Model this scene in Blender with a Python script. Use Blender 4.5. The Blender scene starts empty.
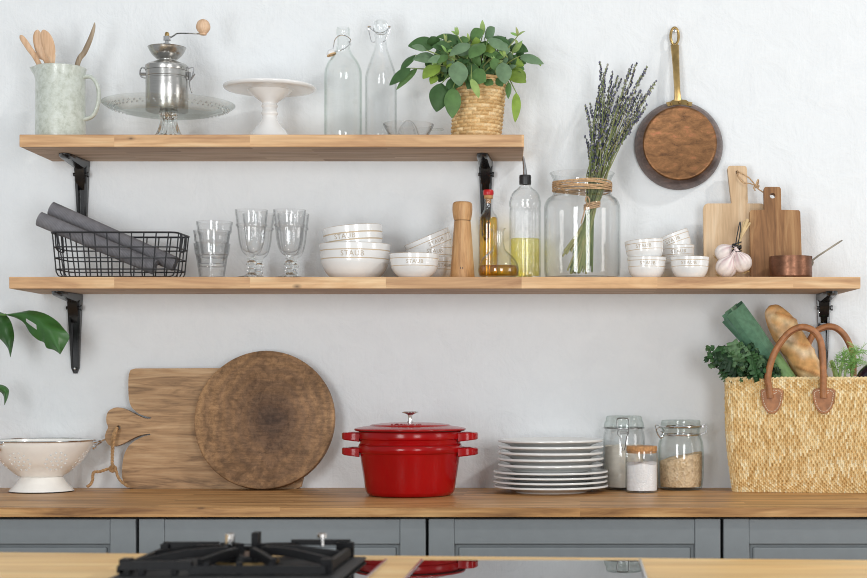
import bpy, bmesh, math, random
from math import sin, cos, pi, sqrt, radians as R
from mathutils import Vector as V, Matrix, Euler, noise as mnoise

scn = bpy.context.scene
COL = scn.collection
random.seed(7)

# ------------------------------------------------------------------ measuring
F, CAMY, CAMZ, CX, CY = 1612.0, -3.93, 1.19, 580.0, 377.0   # lens in pixels, camera place, vanishing point
def S(y): return (y - CAMY) / F                 # metres per photo pixel at depth y
def X(px, y): return (px - CX) * S(y)
def Z(py, y): return CAMZ - (py - CY) * S(y)
def at(px, py, y): return V((X(px, y), y, Z(py, y)))
ZC, ZL, ZU = 0.92, 1.4187, 1.7436               # tops: worktop, lower shelf, upper shelf
EPS = 0.0004

# ------------------------------------------------------------------ mesh tools
class B:
    def __init__(s):
        s.bm = bmesh.new()
        s.cl = s.bm.loops.layers.float_color.new('col')
        s.col = (1, 1, 1, 1); s.mi = 0
    def f(s, vs, col=None, mi=None):
        try: fc = s.bm.faces.new(vs)
        except ValueError: return None
        c = col or s.col
        for l in fc.loops: l[s.cl] = c
        fc.material_index = s.mi if mi is None else mi
        fc.smooth = True
        return fc
    def v(s, p): return s.bm.verts.new(p)
    def box(s, x0, x1, y0, y1, z0, z1, bev=0.0):
        b = bmesh.new()
        vs = [b.verts.new((x, y, z)) for x in (x0, x1) for y in (y0, y1) for z in (z0, z1)]
        for q in ((0,1,3,2),(4,6,7,5),(0,4,5,1),(2,3,7,6),(0,2,6,4),(1,5,7,3)):
            b.faces.new([vs[i] for i in q])
        if bev: bmesh.ops.bevel(b, geom=list(b.edges), offset=bev, segments=2, affect='EDGES', profile=.5)
        s.merge(b)
    def merge(s, b, M=None, smooth=False):
        mp = {}
        for v in b.verts: mp[v] = s.v(M @ v.co if M else v.co)
        for f in b.faces:
            q = s.f([mp[v] for v in f.verts])
            if q: q.smooth = smooth
        b.free()
    def lathe(s, prof, seg=48, c=(0, 0, 0), mod=None, M=None):
        """prof: (r, z[, material]) ; r<=1e-6 closes on the axis.  mod(theta, i, r, z)->r"""
        c = V(c); rings = []
        for i, p in enumerate(prof):
            r, z = p[0], p[1]
            if r < 1e-6:
                q = V((0, 0, z)); q = (M @ q if M else q) + c
                rings.append([s.v(q)])
            else:
                ring = []
                for k in range(seg):
                    t = 2 * pi * k / seg
                    rr = mod(t, i, r, z) if mod else r
                    q = V((rr * cos(t), rr * sin(t), z)); q = (M @ q if M else q) + c
                    ring.append(s.v(q))
                rings.append(ring)
        for i in range(len(rings) - 1):
            a, b = rings[i], rings[i + 1]
            m = prof[i][2] if len(prof[i]) > 2 else None
            for k in range(seg):
                k2 = (k + 1) % seg
                if len(a) == 1 and len(b) == 1: break
                if len(a) == 1: s.f([a[0], b[k], b[k2]], mi=m)
                elif len(b) == 1: s.f([a[k], b[0], a[k2]], mi=m)
                else: s.f([a[k], b[k], b[k2], a[k2]], mi=m)
        return s
    def loft(s, rings, cap=True, closed=True, loop=False):
        vr = [[s.v(p) for p in r] for r in rings]
        n = len(vr[0]); pr = list(zip(vr, vr[1:])) + ([(vr[-1], vr[0])] if loop else [])
        for a, b in pr:
            for k in range(n if closed else n - 1):
                k2 = (k + 1) % n
                s.f([a[k], a[k2], b[k2], b[k]])
        if cap and closed and not loop:
            s.f(vr[0][::-1]); s.f(vr[-1])
        return s
    def tube(s, path, r, seg=8, loop=False, flat=1.0, up=None):
        path = [V(p) for p in path]; n = len(path)
        rr = r if isinstance(r, (list, tuple)) else [r] * n
        rings = []; nrm = None
        for i in range(n):
            if loop: t = path[(i + 1) % n] - path[i - 1]
            else: t = path[min(i + 1, n - 1)] - path[max(i - 1, 0)]
            t.normalize()
            if nrm is None:
                u = V(up) if up else (V((0, 0, 1)) if abs(t.z) < .9 else V((0, 1, 0)))
                nrm = (u - t * u.dot(t)).normalized()
            else: nrm = (nrm - t * nrm.dot(t)).normalized()
            bn = t.cross(nrm)
            rings.append([path[i] + (nrm * cos(2*pi*k/seg) + bn * sin(2*pi*k/seg) * flat) * rr[i] for k in range(seg)])
        return s.loft(rings, loop=loop)
    def prism(s, pts, y0, y1, bev=0.0, M=None):
        """outline pts (x,z) extruded from y0 (front) to y1"""
        b = bmesh.new()
        vs = [b.verts.new((p[0], y0, p[1])) for p in pts]
        fc = b.faces.new(vs)
        r = bmesh.ops.extrude_face_region(b, geom=[fc])
        for v in r['geom']:
            if isinstance(v, bmesh.types.BMVert): v.co.y = y1
        b.normal_update()
        if bev:
            fl = [f for f in b.faces if abs(f.normal.y) > .9]
            ed = {e for f in fl for e in f.edges}
            bmesh.ops.bevel(b, geom=list(ed), offset=bev, segments=2, affect='EDGES', profile=.5)
        s.merge(b, M)
        return s
    def rope(s, path, r, turns, seg=6):
        path = [V(p) for p in path]; n = len(path)
        for st in range(2):
            pp = []; nrm = None
            for i in range(n):
                t = (path[min(i+1, n-1)] - path[max(i-1, 0)]).normalized()
                if nrm is None:
                    u = V((0, 1, 0)) if abs(t.y) < .9 else V((1, 0, 0))
                    nrm = (u - t * u.dot(t)).normalized()
                else: nrm = (nrm - t * nrm.dot(t)).normalized()
                bn = t.cross(nrm); a = 2 * pi * turns * i / (n - 1) + st * pi
                pp.append(path[i] + (nrm * cos(a) + bn * sin(a)) * r * .5)
            s.tube(pp, r * .62, seg)
        return s
    def leaf(s, base, tip, w, nrm=(0, -1, .3), bend=0.15, fold=.25, nu=9, nv=5, ruf=0, rk=7, prof=None, ph=0, side_bend=0):
        base, tip, nrm = V(base), V(tip), V(nrm).normalized()
        d = tip - base; L = d.length; dn = d.normalized()
        sd = dn.cross(nrm).normalized(); nn = sd.cross(dn).normalized()
        g = []
        for i in range(nu):
            t = i / (nu - 1)
            c = base + d * t + nn * (bend * L * 4 * t * (1 - t)) + sd * (side_bend * L * 4 * t * (1 - t))
            wd = w * .5 * (prof(t) if prof else max(.02, sin(pi * t ** .85)) ** .75)
            row = []
            for j in range(nv):
                q = 2 * j / (nv - 1) - 1
                o = ruf * w * abs(q) ** 1.5 * sin(rk * 2 * pi * t + ph + q * 1.3)
                row.append(s.v(c + sd * (q * wd) + nn * (-(abs(q) ** 1.4) * fold * wd + o)))
            g.append(row)
        for i in range(nu - 1):
            for j in range(nv - 1):
                s.f([g[i][j], g[i][j+1], g[i+1][j+1], g[i+1][j]])
        return s
    def mesh(s, name, sharp=38, recalc=True):
        if recalc: bmesh.ops.recalc_face_normals(s.bm, faces=list(s.bm.faces))
        sm = [f.smooth for f in s.bm.faces]
        m = bpy.data.meshes.new(name); s.bm.to_mesh(m); s.bm.free()
        if sharp:
            m.set_sharp_from_angle(angle=R(sharp)); m.polygons.foreach_set('use_smooth', sm)
        return m
    def obj(s, name, mat, parent=None, loc=(0, 0, 0), rot=(0, 0, 0), label=None, sharp=38, recalc=True):
        m = s.mesh(name, sharp, recalc)
        return link(name, m, mat, parent, loc, rot, label)

def link(name, m, mat, parent=None, loc=(0, 0, 0), rot=(0, 0, 0), label=None):
    for q in (mat if isinstance(mat, (list, tuple)) else [mat]): m.materials.append(q)
    o = bpy.data.objects.new(name, m); COL.objects.link(o)
    o.location = loc; o.rotation_euler = rot
    if parent: o.parent = parent
    if label: o['label'] = label
    return o

def cat(pts, n=6, loop=False):
    """Catmull-Rom through pts (tuples of any size)"""
    P = [tuple(p) for p in pts]; out = []; N = len(P)
    for i in range(N if loop else N - 1):
        if loop: p0, p1, p2, p3 = P[i-1], P[i], P[(i+1) % N], P[(i+2) % N]
        else: p0, p1, p2, p3 = P[max(i-1, 0)], P[i], P[i+1], P[min(i+2, N-1)]
        for k in range(n):
            t = k / n
            out.append(tuple(.5 * (2*b + (c-a)*t + (2*a-5*b+4*c-d)*t*t + (3*b-a-3*c+d)*t**3) for a, b, c, d in zip(p0, p1, p2, p3)))
    if not loop: out.append(P[-1])
    return out

def prof(y, zb, pts): return [(r * S(y), Z(py, y) - zb) for r, py in pts]
def shell(outer, t, tb):
    """closed vessel wall from an outer profile running bottom -> top"""
    inner = [(max(r - t, .0015), z) for r, z in outer if z > tb + .0008]
    rt, zt = outer[-1]
    out = [(0, 0)] + list(outer) + [(rt - t * .5, zt + t * .35)] + inner[::-1]
    rr = rad_at(outer, tb) - t
    return out + [(max(rr, .001), tb), (0, tb)]
def rad_at(pr, z):
    for (r0, z0), (r1, z1) in zip(pr, pr[1:]):
        if z0 <= z <= z1 and z1 > z0: return r0 + (r1 - r0) * (z - z0) / (z1 - z0)
    return pr[-1][0] if z > pr[-1][1] else pr[0][0]

def tag(o, label, category, group=None):
    o['label'] = label; o['category'] = category
    if group: o['group'] = group
    return o
def thing(name, label, category, loc=(0, 0, 0), rot=(0, 0, 0), group=None):
    o = bpy.data.objects.new(name, None); COL.objects.link(o)
    o.empty_display_size = .03
    o.location = loc; o.rotation_euler = rot
    return tag(o, label, category, group)
def struct(o): o['kind'] = 'structure'; return o
def dup(root, label, loc=None, rot=None, parent=None):
    c = root.copy(); COL.objects.link(c)
    if parent: c.parent = parent
    if label: c['label'] = label
    if loc is not None: c.location = loc
    if rot is not None: c.rotation_euler = rot
    for ch in list(root.children): dup(ch, None, parent=c)
    return c

def text_mesh(txt, size, ext):
    cu = bpy.data.curves.new('t', 'FONT'); cu.body = txt; cu.size = size; cu.extrude = ext
    cu.align_x = 'CENTER'; cu.align_y = 'CENTER'; cu.resolution_u = 3; cu.space_character = 1.12
    o = bpy.data.objects.new('t', cu); COL.objects.link(o)
    bpy.context.view_layer.update()
    dg = bpy.context.evaluated_depsgraph_get()
    m = bpy.data.meshes.new_from_object(o.evaluated_get(dg))
    bpy.data.objects.remove(o); bpy.data.curves.remove(cu)
    return m
def text_round(txt, size, ext, prf, z0, ang, mat, parent, label=None, name='lettering'):
    m = text_mesh(txt, size, ext)
    for v in m.vertices:
        z = z0 + v.co.y; r = rad_at(prf, z)
        a = ang + v.co.x / r; rr = r + v.co.z
        v.co = (rr * sin(a), -rr * cos(a), z)
    return link(name, m, mat, parent, label=label)

# ------------------------------------------------------------------ materials
def srgb(r, g, b):
    f = lambda c: ((c/255 + .055)/1.055)**2.4 if c/255 > .04045 else c/255/12.92
    return (f(r), f(g), f(b), 1)
class N:
    def __init__(s, name):
        s.m = bpy.data.materials.new(name); s.m.use_nodes = True
        s.t = s.m.node_tree; s.n = s.t.nodes; s.n.clear()
        s.out = s.n.new('ShaderNodeOutputMaterial')
    def a(s, typ, **kw):
        n = s.n.new('ShaderNode' + typ)
        for k, v in kw.items():
            if hasattr(n, k) and k not in ('inputs',): 
                try: setattr(n, k, v); continue
                except Exception: pass
            n.inputs[k.replace('_', ' ')].default_value = v
        return n
    def l(s, a, b): s.t.links.new(a, b)
    def math(s, op, a, b=None):
        n = s.a('Math', operation=op)
        for i, q in enumerate((a, b)):
            if q is None: continue
            if isinstance(q, (int, float)): n.inputs[i].default_value = q
            else: s.l(q, n.inputs[i])
        return n.outputs[0]
    def mix(s, fac, a, b, blend='MIX'):
        n = s.a('Mix', data_type='RGBA', blend_type=blend)
        for i, q in ((0, fac), (6, a), (7, b)):
            if isinstance(q, (int, float, tuple)): n.inputs[i].default_value = q
            else: s.l(q, n.inputs[i])
        return n.outputs[2]
    def ramp(s, fac, stops):
        n = s.a('ValToRGB'); e = n.color_ramp.elements
        while len(e) > 1: e.remove(e[-1])
        e[0].position, e[0].color = stops[0]
        for p, c in stops[1:]:
            q = e.new(p); q.color = c
        s.l(fac, n.inputs[0]); return n.outputs[0]
    def coords(s, scale=(1, 1, 1), kind='Object', rot=(0, 0, 0)):
        c = s.a('TexCoord'); m = s.a('Mapping')
        m.inputs['Scale'].default_value = scale; m.inputs['Rotation'].default_value = rot
        s.l(c.outputs[kind], m.inputs[0]); return m.outputs[0]
    def noise(s, vec, scale, detail=4, dist=0, rough=.5):
        n = s.a('TexNoise'); n.inputs['Scale'].default_value = scale
        n.inputs['Detail'].default_value = detail; n.inputs['Distortion'].default_value = dist
        n.inputs['Roughness'].default_value = rough
        s.l(vec, n.inputs['Vector']); return n.outputs['Fac']
    def bump(s, h, strength, dist=.01, prev=None):
        n = s.a('Bump'); n.inputs['Strength'].default_value = strength; n.inputs['Distance'].default_value = dist
        s.l(h, n.inputs['Height'])
        if prev: s.l(prev, n.inputs['Normal'])
        return n.outputs[0]
    def bsdf(s, col, rough=.5, metal=0, bump=None, coat=0, spec=.5, sss=0, trans=None):
        p = s.a('BsdfPrincipled')
        if isinstance(col, tuple): p.inputs['Base Color'].default_value = col
        else: s.l(col, p.inputs['Base Color'])
        if isinstance(rough, (int, float)): p.inputs['Roughness'].default_value = rough
        else: s.l(rough, p.inputs['Roughness'])
        p.inputs['Metallic'].default_value = metal
        p.inputs['Coat Weight'].default_value = coat
        p.inputs['Coat Roughness'].default_value = .05
        p.inputs['Specular IOR Level'].default_value = spec
        if bump: s.l(bump, p.inputs['Normal'])
        s.l(p.outputs[0], s.out.inputs[0])
        return s.m

def plain(name, col, rough=.5, metal=0, coat=0, spec=.5, nz=0.06, nscale=40, bump=0):
    n = N(name); v = n.coords()
    k = n.noise(v, nscale, 3)
    d = tuple(c * (1 - nz * 2) for c in col[:3]) + (1,)
    e = tuple(min(1, c * (1 + nz)) for c in col[:3]) + (1,)
    b = n.bump(k, bump, .002) if bump else None
    return n.bsdf(n.ramp(k, [(.3, d), (.7, e)]), rough, metal, b, coat, spec)

def wood(name, dark, mid, light, axis='X', sc=1.0, rough=.5, staves=None, dist=.8, fibre=.35, bump=.12, spec=.35, knots=()):
    n = N(name)
    ax = {'X': (1, 9, 9), 'Z': (9, 9, 1), 'Y': (9, 1, 9)}[axis]
    fx = {'X': (4, 160, 160), 'Z': (160, 160, 4), 'Y': (160, 4, 160)}[axis]
    base = n.coords()
    vec = base; rnd = None
    if staves:
        w, h = staves
        bt = n.a('TexBrick'); bt.offset = .43; bt.inputs['Scale'].default_value = 1
        bt.inputs['Brick Width'].default_value = w; bt.inputs['Row Height'].default_value = h
        bt.inputs['Mortar Size'].default_value = 0.0
        bt.inputs['Color1'].default_value = (0, 0, 0, 1); bt.inputs['Color2'].default_value = (1, 1, 1, 1)
        n.l(base, bt.inputs['Vector']); rnd = bt.outputs['Color']
        sc_ = n.a('VectorMath', operation='SCALE'); n.l(rnd, sc_.inputs[0]); sc_.inputs['Scale'].default_value = 3.7
        ad = n.a('VectorMath', operation='ADD'); n.l(base, ad.inputs[0]); n.l(sc_.outputs[0], ad.inputs[1])
        vec = ad.outputs[0]
    m1 = n.a('Mapping'); m1.inputs['Scale'].default_value = tuple(q * sc for q in ax); n.l(vec, m1.inputs[0])
    m2 = n.a('Mapping'); m2.inputs['Scale'].default_value = tuple(q * sc for q in fx); n.l(vec, m2.inputs[0])
    g = n.noise(m1.outputs[0], 3.2, 6, dist, .6); fb = n.noise(m2.outputs[0], 1.0, 3)
    c = n.ramp(g, [(.28, dark), (.5, mid), (.72, light)])
    fcol = n.ramp(fb, [(.3, (.66, .62, .58, 1)), (.62, (1.06, 1.05, 1.04, 1))])
    c = n.mix(fibre, c, fcol, 'MULTIPLY')
    if rnd: c = n.mix(.32, c, n.ramp(rnd, [(0, (.62, .56, .5, 1)), (1, (1.25, 1.2, 1.1, 1))]), 'MULTIPLY')
    for kp, kr in knots:                                     # dark knots grown into the timber
        sb = n.a('VectorMath', operation='SUBTRACT'); n.l(base, sb.inputs[0]); sb.inputs[1].default_value = kp
        ms = n.a('VectorMath', operation='MULTIPLY'); n.l(sb.outputs[0], ms.inputs[0]); ms.inputs[1].default_value = (.55, .8, 1)
        ln = n.a('VectorMath', operation='LENGTH'); n.l(ms.outputs[0], ln.inputs[0])
        c = n.mix(n.ramp(n.math('ADD', ln.outputs['Value'], n.math('MULTIPLY', fb, kr*.4)), [(kr*.7, (.9, .9, .9, 1)), (kr*1.5, (0, 0, 0, 1))]), c, (.035, .02, .012, 1))
    return n.bsdf(c, rough, 0, n.bump(fb, bump, .002), 0, spec)

def glass(name, tint=(.985, .99, .99), edge=(.55, .62, .6), rough=.01, refl=.9, ep=2.6):
    """thin clear glass: passes what lies behind, reflects at grazing angles, tinted where the wall is seen edge-on"""
    n = N(name)
    lw = n.a('LayerWeight'); lw.inputs['Blend'].default_value = .5
    fa = lw.outputs['Facing']
    k = n.math('ADD', n.math('MULTIPLY', n.math('POWER', fa, 4.5), refl), .045)
    tr = n.a('BsdfTransparent'); gl = n.a('BsdfGlossy'); gl.inputs['Roughness'].default_value = rough
    n.l(n.mix(n.math('POWER', fa, ep), tint + (1,), edge + (1,)), tr.inputs[0])
    mx = n.a('MixShader'); n.l(k, mx.inputs[0]); n.l(tr.outputs[0], mx.inputs[1]); n.l(gl.outputs[0], mx.inputs[2])
    n.l(mx.outputs[0], n.out.inputs[0]); return n.m
def thick_glass(name, col=(.99, 1, 1, 1), ior=1.45):
    n = N(name); g = n.a('BsdfGlass'); g.inputs['Color'].default_value = col
    g.inputs['Roughness'].default_value = 0; g.inputs['IOR'].default_value = ior
    n.l(g.outputs[0], n.out.inputs[0]); return n.m
def attr(name, rough=.6, nz=.15, nscale=60, bump=.2, spec=.4, trans=0, tint=(1,1,1,1)):
    n = N(name); a = n.a('Attribute'); a.attribute_name = 'col'
    k = n.noise(n.coords(), nscale, 4)
    c = n.mix(1.0, a.outputs['Color'], n.ramp(k, [(.3, (1-nz*1.6,)*3+(1,)), (.7, (1+nz,)*3+(1,))]), 'MULTIPLY')
    m = n.bsdf(c, rough, 0, n.bump(k, bump, .003), 0, spec)
    if trans:
        p = [q for q in n.n if q.type == 'BSDF_PRINCIPLED'][0]
        t = n.a('BsdfTranslucent'); n.l(c, t.inputs[0]); mx = n.a('MixShader'); mx.inputs[0].default_value = trans
        n.l(p.outputs[0], mx.inputs[1]); n.l(t.outputs[0], mx.inputs[2]); n.l(mx.outputs[0], n.out.inputs[0])
    return m

def plaster(name):
    n = N(name); v = n.coords()
    a = n.noise(v, 13, 6, .8, .6); st = n.coords((60, 60, 9)); b = n.noise(st, 1.6, 5, .8)
    c = n.noise(v, 42, 4)
    h = n.math('ADD', n.math('MULTIPLY', a, .9), n.math('ADD', n.math('MULTIPLY', b, .14), n.math('MULTIPLY', c, .25)))
    col = n.ramp(a, [(.3, (.79, .815, .832, 1)), (.7, (.825, .85, .865, 1))])
    return n.bsdf(col, .75, 0, n.bump(h, .46, .010), 0, .25)

M = {}
M['wall'] = plaster('white_plaster')
M['shelf'] = wood('shelf_wood', srgb(170,126,90), srgb(216,176,132), srgb(236,206,164), 'X', 1, .5, (.31, .042), fibre=.5, knots=[((X(297, -.25), -.25, Z(286.5, -.25)), .0035), ((X(131, -.25), -.25, Z(138.5, -.25)), .003)])
M['shelfunder'] = wood('greyer_shelf_underside', srgb(150,124,104), srgb(186,160,138), srgb(206,184,164), 'X', 1, .7, (.31, .042), fibre=.4)  # greyer, less saturated version of the shelf wood for the bottom face
M['counter'] = wood('worktop_oak', srgb(128,88,50), srgb(196,148,94), srgb(230,188,130), 'X', 1.2, .42, (.62, .041), fibre=.7, dist=.5, knots=[((X(201, -.6), -.6, Z(506.5, -.6)), .0045)])
M['island'] = wood('island_wood', srgb(222,174,110), srgb(244,202,136), srgb(250,220,162), 'X', .8, .4, (.7, .05))
M['cab'] = plain('grey_cabinet_paint', srgb(136,142,145), .42, nz=.02)
M['cabdark'] = plain('cabinet_carcass', srgb(52,54,58), .6)
M['floor'] = wood('floor_wood', srgb(168,140,112), srgb(190,164,134), srgb(206,182,154), 'X', .7, .5, (1.2, .12))
M['black'] = plain('black_enamel_metal', (.006,.006,.007,1), .25, 0, .15, .5)
M['wire'] = plain('black_wire', (.012,.013,.016,1), .45)
M['mattblack'] = plain('matt_black_steel', (.006,.006,.007,1), .55)
M['iron'] = plain('cast_iron', (.004,.004,.005,1), .5, 0, 0, .18, nz=.2, nscale=120, bump=.2)
M['clipsteel'] = plain('grey_clip_wire', (.30,.30,.30,1), .3, 1, nz=.05)
M['chrome'] = plain('bright_steel', (.72,.72,.72,1), .12, 1, nz=.02)
def brushed():
    n = N('brushed_steel'); k = n.noise(n.coords((1, 1, 400)), 2, 3)
    return n.bsdf(n.ramp(k, [(.3, (.42,.41,.39,1)), (.7, (.56,.55,.53,1))]), .27, 1)
M['steel'] = brushed()
M['brass'] = plain('aged_brass', (.50,.34,.14,1), .32, 1, nz=.14, nscale=60)
def copper(name, cols, rough):
    n = N(name); k = n.noise(n.coords((1, 1, 2.2), rot=(0, .7, 0)), 26, 10, .35, .78)
    k2 = n.noise(n.coords((1,1,1)), 150, 3)
    return n.bsdf(n.ramp(k, cols), n.ramp(k2, [(.3, (rough,)*3+(1,)), (.7, (rough+.15,)*3+(1,))]), .85, n.bump(k2, .05, .001))
M['copper'] = copper('worn_copper', [(.3, srgb(70,50,38)), (.44, srgb(112,80,54)), (.56, srgb(134,96,64)), (.66, srgb(162,104,76)), (.78, srgb(196,132,104))], .34)
M['tin'] = copper('dark_copper_side', [(.3, srgb(84,72,68)), (.55, srgb(122,104,98)), (.75, srgb(166,130,114))], .32)
M['potcopper'] = copper('brown_copper', [(.3, srgb(96,66,50)), (.55, srgb(126,88,68)), (.8, srgb(156,112,90))], .32)
M['white'] = plain('white_glazed_ceramic', (.82,.82,.812,1), .14, 0, .3, nz=.01)
M['plate'] = plain('white_plate_glaze', (.78,.785,.77,1), .16, 0, .3, nz=.01)
M['rimtan'] = plain('unglazed_tan_line', srgb(204,184,156), .5)
M['letter'] = plain('beige_raised_letters', srgb(188,174,154), .4)
M['cream'] = plain('cream_enamel', srgb(253,252,247), .2, 0, .3, nz=.02)
M['redenamel'] = plain('red_enamel', (.36,.003,.004,1), .17, 0, 0, .3, nz=.1, nscale=8)
M['redletter'] = plain('red_raised_letters', (.26,.008,.010,1), .25, 0, .4)
M['darkseal'] = plain('dark_cooking_edge', (.02,.02,.02,1), .4)
def stoneware():
    n = N('pale_green_stoneware'); v = n.coords()
    k = n.noise(v, 60, 8, .3, .75); s2 = n.a('SeparateXYZ'); n.l(v, s2.inputs[0])
    c = n.ramp(k, [(.3, srgb(168,174,160)), (.5, srgb(200,206,196)), (.7, srgb(218,224,218))])
    return n.bsdf(c, .28, 0, n.bump(k, .08, .002), .2)
M['stone'] = stoneware()
M['glass'] = glass('clear_thin_glass', (.994,.996,.996), (.62,.66,.65), .01, .7, 4.5)
M['rglass'] = glass('clear_ribbed_glass', (.993,.994,.994), (.22,.24,.25), .01, .8, 5.0)
M['pglass'] = glass('pressed_plate_glass', (.972,.980,.973), (.50,.56,.52), .02, .6, 6)
M['lidglass'] = glass('greenish_lid_glass', (.945,.965,.955), (.56,.65,.60), .02, .7, 3)
M['glassg'] = glass('greenish_thin_glass', (.990,.995,.992), (.46,.62,.53), .01, .7, 5.5)
M['tglass'] = thick_glass('pressed_glass')
M['oil1'] = glass('golden_oil', (.98,.80,.30), (.86,.56,.10), .02, .3)
M['oil2'] = glass('amber_oil', (.86,.66,.16), (.66,.42,.06), .02, .3)
M['oil3'] = glass('pale_yellow_oil', (.98,.94,.52), (.90,.82,.30), .02, .3)
M['redcap'] = plain('red_cap_plastic', (.55,.015,.02,1), .3)
M['cork'] = plain('cork', srgb(196,146,96), .8, nz=.2, nscale=160, bump=.3)
M['rubber'] = plain('tan_rubber_ring', srgb(206,170,124), .6)
M['blackplastic'] = plain('black_plastic', (.02,.02,.02,1), .35)
M['mill'] = wood('oak_mill_wood', srgb(156,114,72), srgb(196,150,102), srgb(214,174,126), 'Z', 2.2, .45)
M['beech'] = wood('beech_utensil_wood', srgb(196,156,120), srgb(220,184,150), srgb(232,202,172), 'Z', 2, .55)
M['horn'] = wood('grey_wood_handle', srgb(128,112,94), srgb(158,140,118), srgb(180,164,142), 'Z', 2, .5)
M['lightboard'] = wood('pale_board_wood', srgb(186,154,118), srgb(212,182,146), srgb(226,202,170), 'Z', 1.6, .6)
M['brownboard'] = wood('brown_board_wood', srgb(96,64,40), srgb(150,108,70), srgb(186,146,102), 'Z', 1.3, .55, dist=1.4)
M['mango'] = wood('streaked_board_wood', srgb(100,80,62), srgb(182,146,108), srgb(208,176,138), 'X', 1.9, .6, dist=1.0, fibre=.5)
def roundwood():
    n = N('round_board_wood'); v = n.coords()
    mp = n.a('Mapping'); mp.inputs['Location'].default_value = (-.015, 0, .006); n.l(v, mp.inputs[0])
    ln = n.a('VectorMath', operation='LENGTH'); m3 = n.a('Mapping'); m3.inputs['Scale'].default_value = (1, 0, .8); n.l(mp.outputs[0], m3.inputs[0]); n.l(m3.outputs[0], ln.inputs[0])
    big = n.noise(v, 9, 5, .8); r = n.math('ADD', ln.outputs['Value'], n.math('MULTIPLY', big, .07))
    w = n.math('SINE', n.math('MULTIPLY', r, 240)); w2 = n.math('MULTIPLY', n.math('ADD', w, 1), .5)
    heart = n.ramp(r, [(.03, srgb(58,44,36)), (.065, srgb(96,72,54)), (.11, srgb(144,112,82)), (.2, srgb(176,140,102))])
    fb = n.noise(n.coords((30, 30, 200), rot=(0, .5, 0)), 1.2, 5, .5, .7)
    c = n.mix(n.math('MULTIPLY', w2, .42), heart, (.16, .10, .065, 1))
    c = n.mix(.55, c, n.ramp(fb, [(.3, (.46, .44, .42, 1)), (.6, (1.18, 1.16, 1.13, 1))]), 'MULTIPLY')
    c = n.mix(.75, c, n.ramp(n.noise(v, 16, 8, 1.2, .75), [(.36, (.50, .46, .42, 1)), (.58, (1.12, 1.1, 1.08, 1))]), 'MULTIPLY')
    c = n.mix(.6, c, n.ramp(n.noise(v, 95, 4, .5, .7), [(.36, (.55, .52, .48, 1)), (.56, (1.1, 1.08, 1.06, 1))]), 'MULTIPLY')
    return n.bsdf(c, .6, 0, n.bump(fb, .15, .002), 0, .3)
M['round'] = roundwood()
M['twine'] = plain('jute_twine', srgb(202,166,126), .85, nz=.2, nscale=200, bump=.4)
M['rope'] = plain('hemp_rope', srgb(190,152,108), .85, nz=.2, nscale=200, bump=.4)
def cloth():
    n = N('grey_ribbed_cloth'); k = n.noise(n.coords(), 60, 3)
    w = n.a('TexWave', bands_direction='Z'); w.inputs['Scale'].default_value = 95; w.inputs['Distortion'].default_value = .3
    n.l(n.coords(), w.inputs[0])
    c = n.mix(.5, n.ramp(k, [(.3, (.17,.167,.18,1)), (.7, (.225,.22,.235,1))]), n.ramp(w.outputs['Fac'], [(0, (.6,.6,.6,1)), (1, (1.15,1.15,1.15,1))]), 'MULTIPLY')
    return n.bsdf(c, .9, 0, n.bump(w.outputs['Fac'], .4, .001), 0, .15)
M['cloth'] = cloth()
M['leaf'] = attr('sage_leaves', .55, .12, 60, .25, .35, .18)
M['veg'] = attr('vegetable_skin', .45, .14, 90, .2, .4, .1)
M['straw'] = attr('woven_straw', .6, .12, 200, .2, .35)
M['bread'] = attr('bread_crust', .75, .22, 45, .5, .2)
M['lav'] = attr('dried_lavender', .8, .15, 200, 0, .2)
M['garlic'] = attr('garlic_skin', .5, .08, 70, .1, .35)
M['kale'] = attr('kale_leaf', .55, .2, 120, .4, .35)
M['leather'] = plain('tan_leather', srgb(172,116,74), .5, nz=.16, nscale=70, bump=.25)
M['stitch'] = plain('white_stitching', srgb(232,214,188), .8)
M['auber'] = plain('aubergine_skin', (.012,.006,.016,1), .15, 0, .3)
def powder(name, c0, c1, scale, bump):
    n = N(name); v = n.coords(); vo = n.a('TexVoronoi'); vo.inputs['Scale'].default_value = scale; n.l(v, vo.inputs['Vector'])
    k = n.noise(v, scale * .4, 4)
    c = n.mix(k, n.ramp(vo.outputs['Color'], [(.1, c0), (.6, c1)]), c1)
    return n.bsdf(c, .85, 0, n.bump(vo.outputs['Distance'], bump, .003), 0, .2)
M['flour'] = powder('flour', srgb(214,206,192), srgb(226,220,208), 60, .15)
M['salt'] = powder('coarse_salt', (.86,.86,.87,1), (.93,.93,.94,1), 260, .35)
M['oats'] = powder('rolled_oats', srgb(160,122,80), srgb(236,210,174), 150, .9)
def hobglass():
    n = N('black_hob_glass'); p = n.bsdf(plainrgb := (.012,.012,.013,1), .015, 0, None, 0, .5)
    q = [z for z in n.n if z.type == 'BSDF_PRINCIPLED'][0]; q.inputs['IOR'].default_value = 3.6
    return p
M['hob'] = hobglass()
M['terracotta'] = plain('terracotta', srgb(176,112,82), .8)
M['soil'] = plain('soil', (.03,.02,.014,1), .95, nz=.3)
# ------------------------------------------------------------------ the setting
b = B(); b.box(-2.6, 2.6, 0, .12, 0, 2.7); struct(b.obj('wall_back', M['wall']))
b = B(); b.box(-2.6, 2.6, -4.6, 0, -.05, 0); struct(b.obj('floor', M['floor']))

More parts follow.
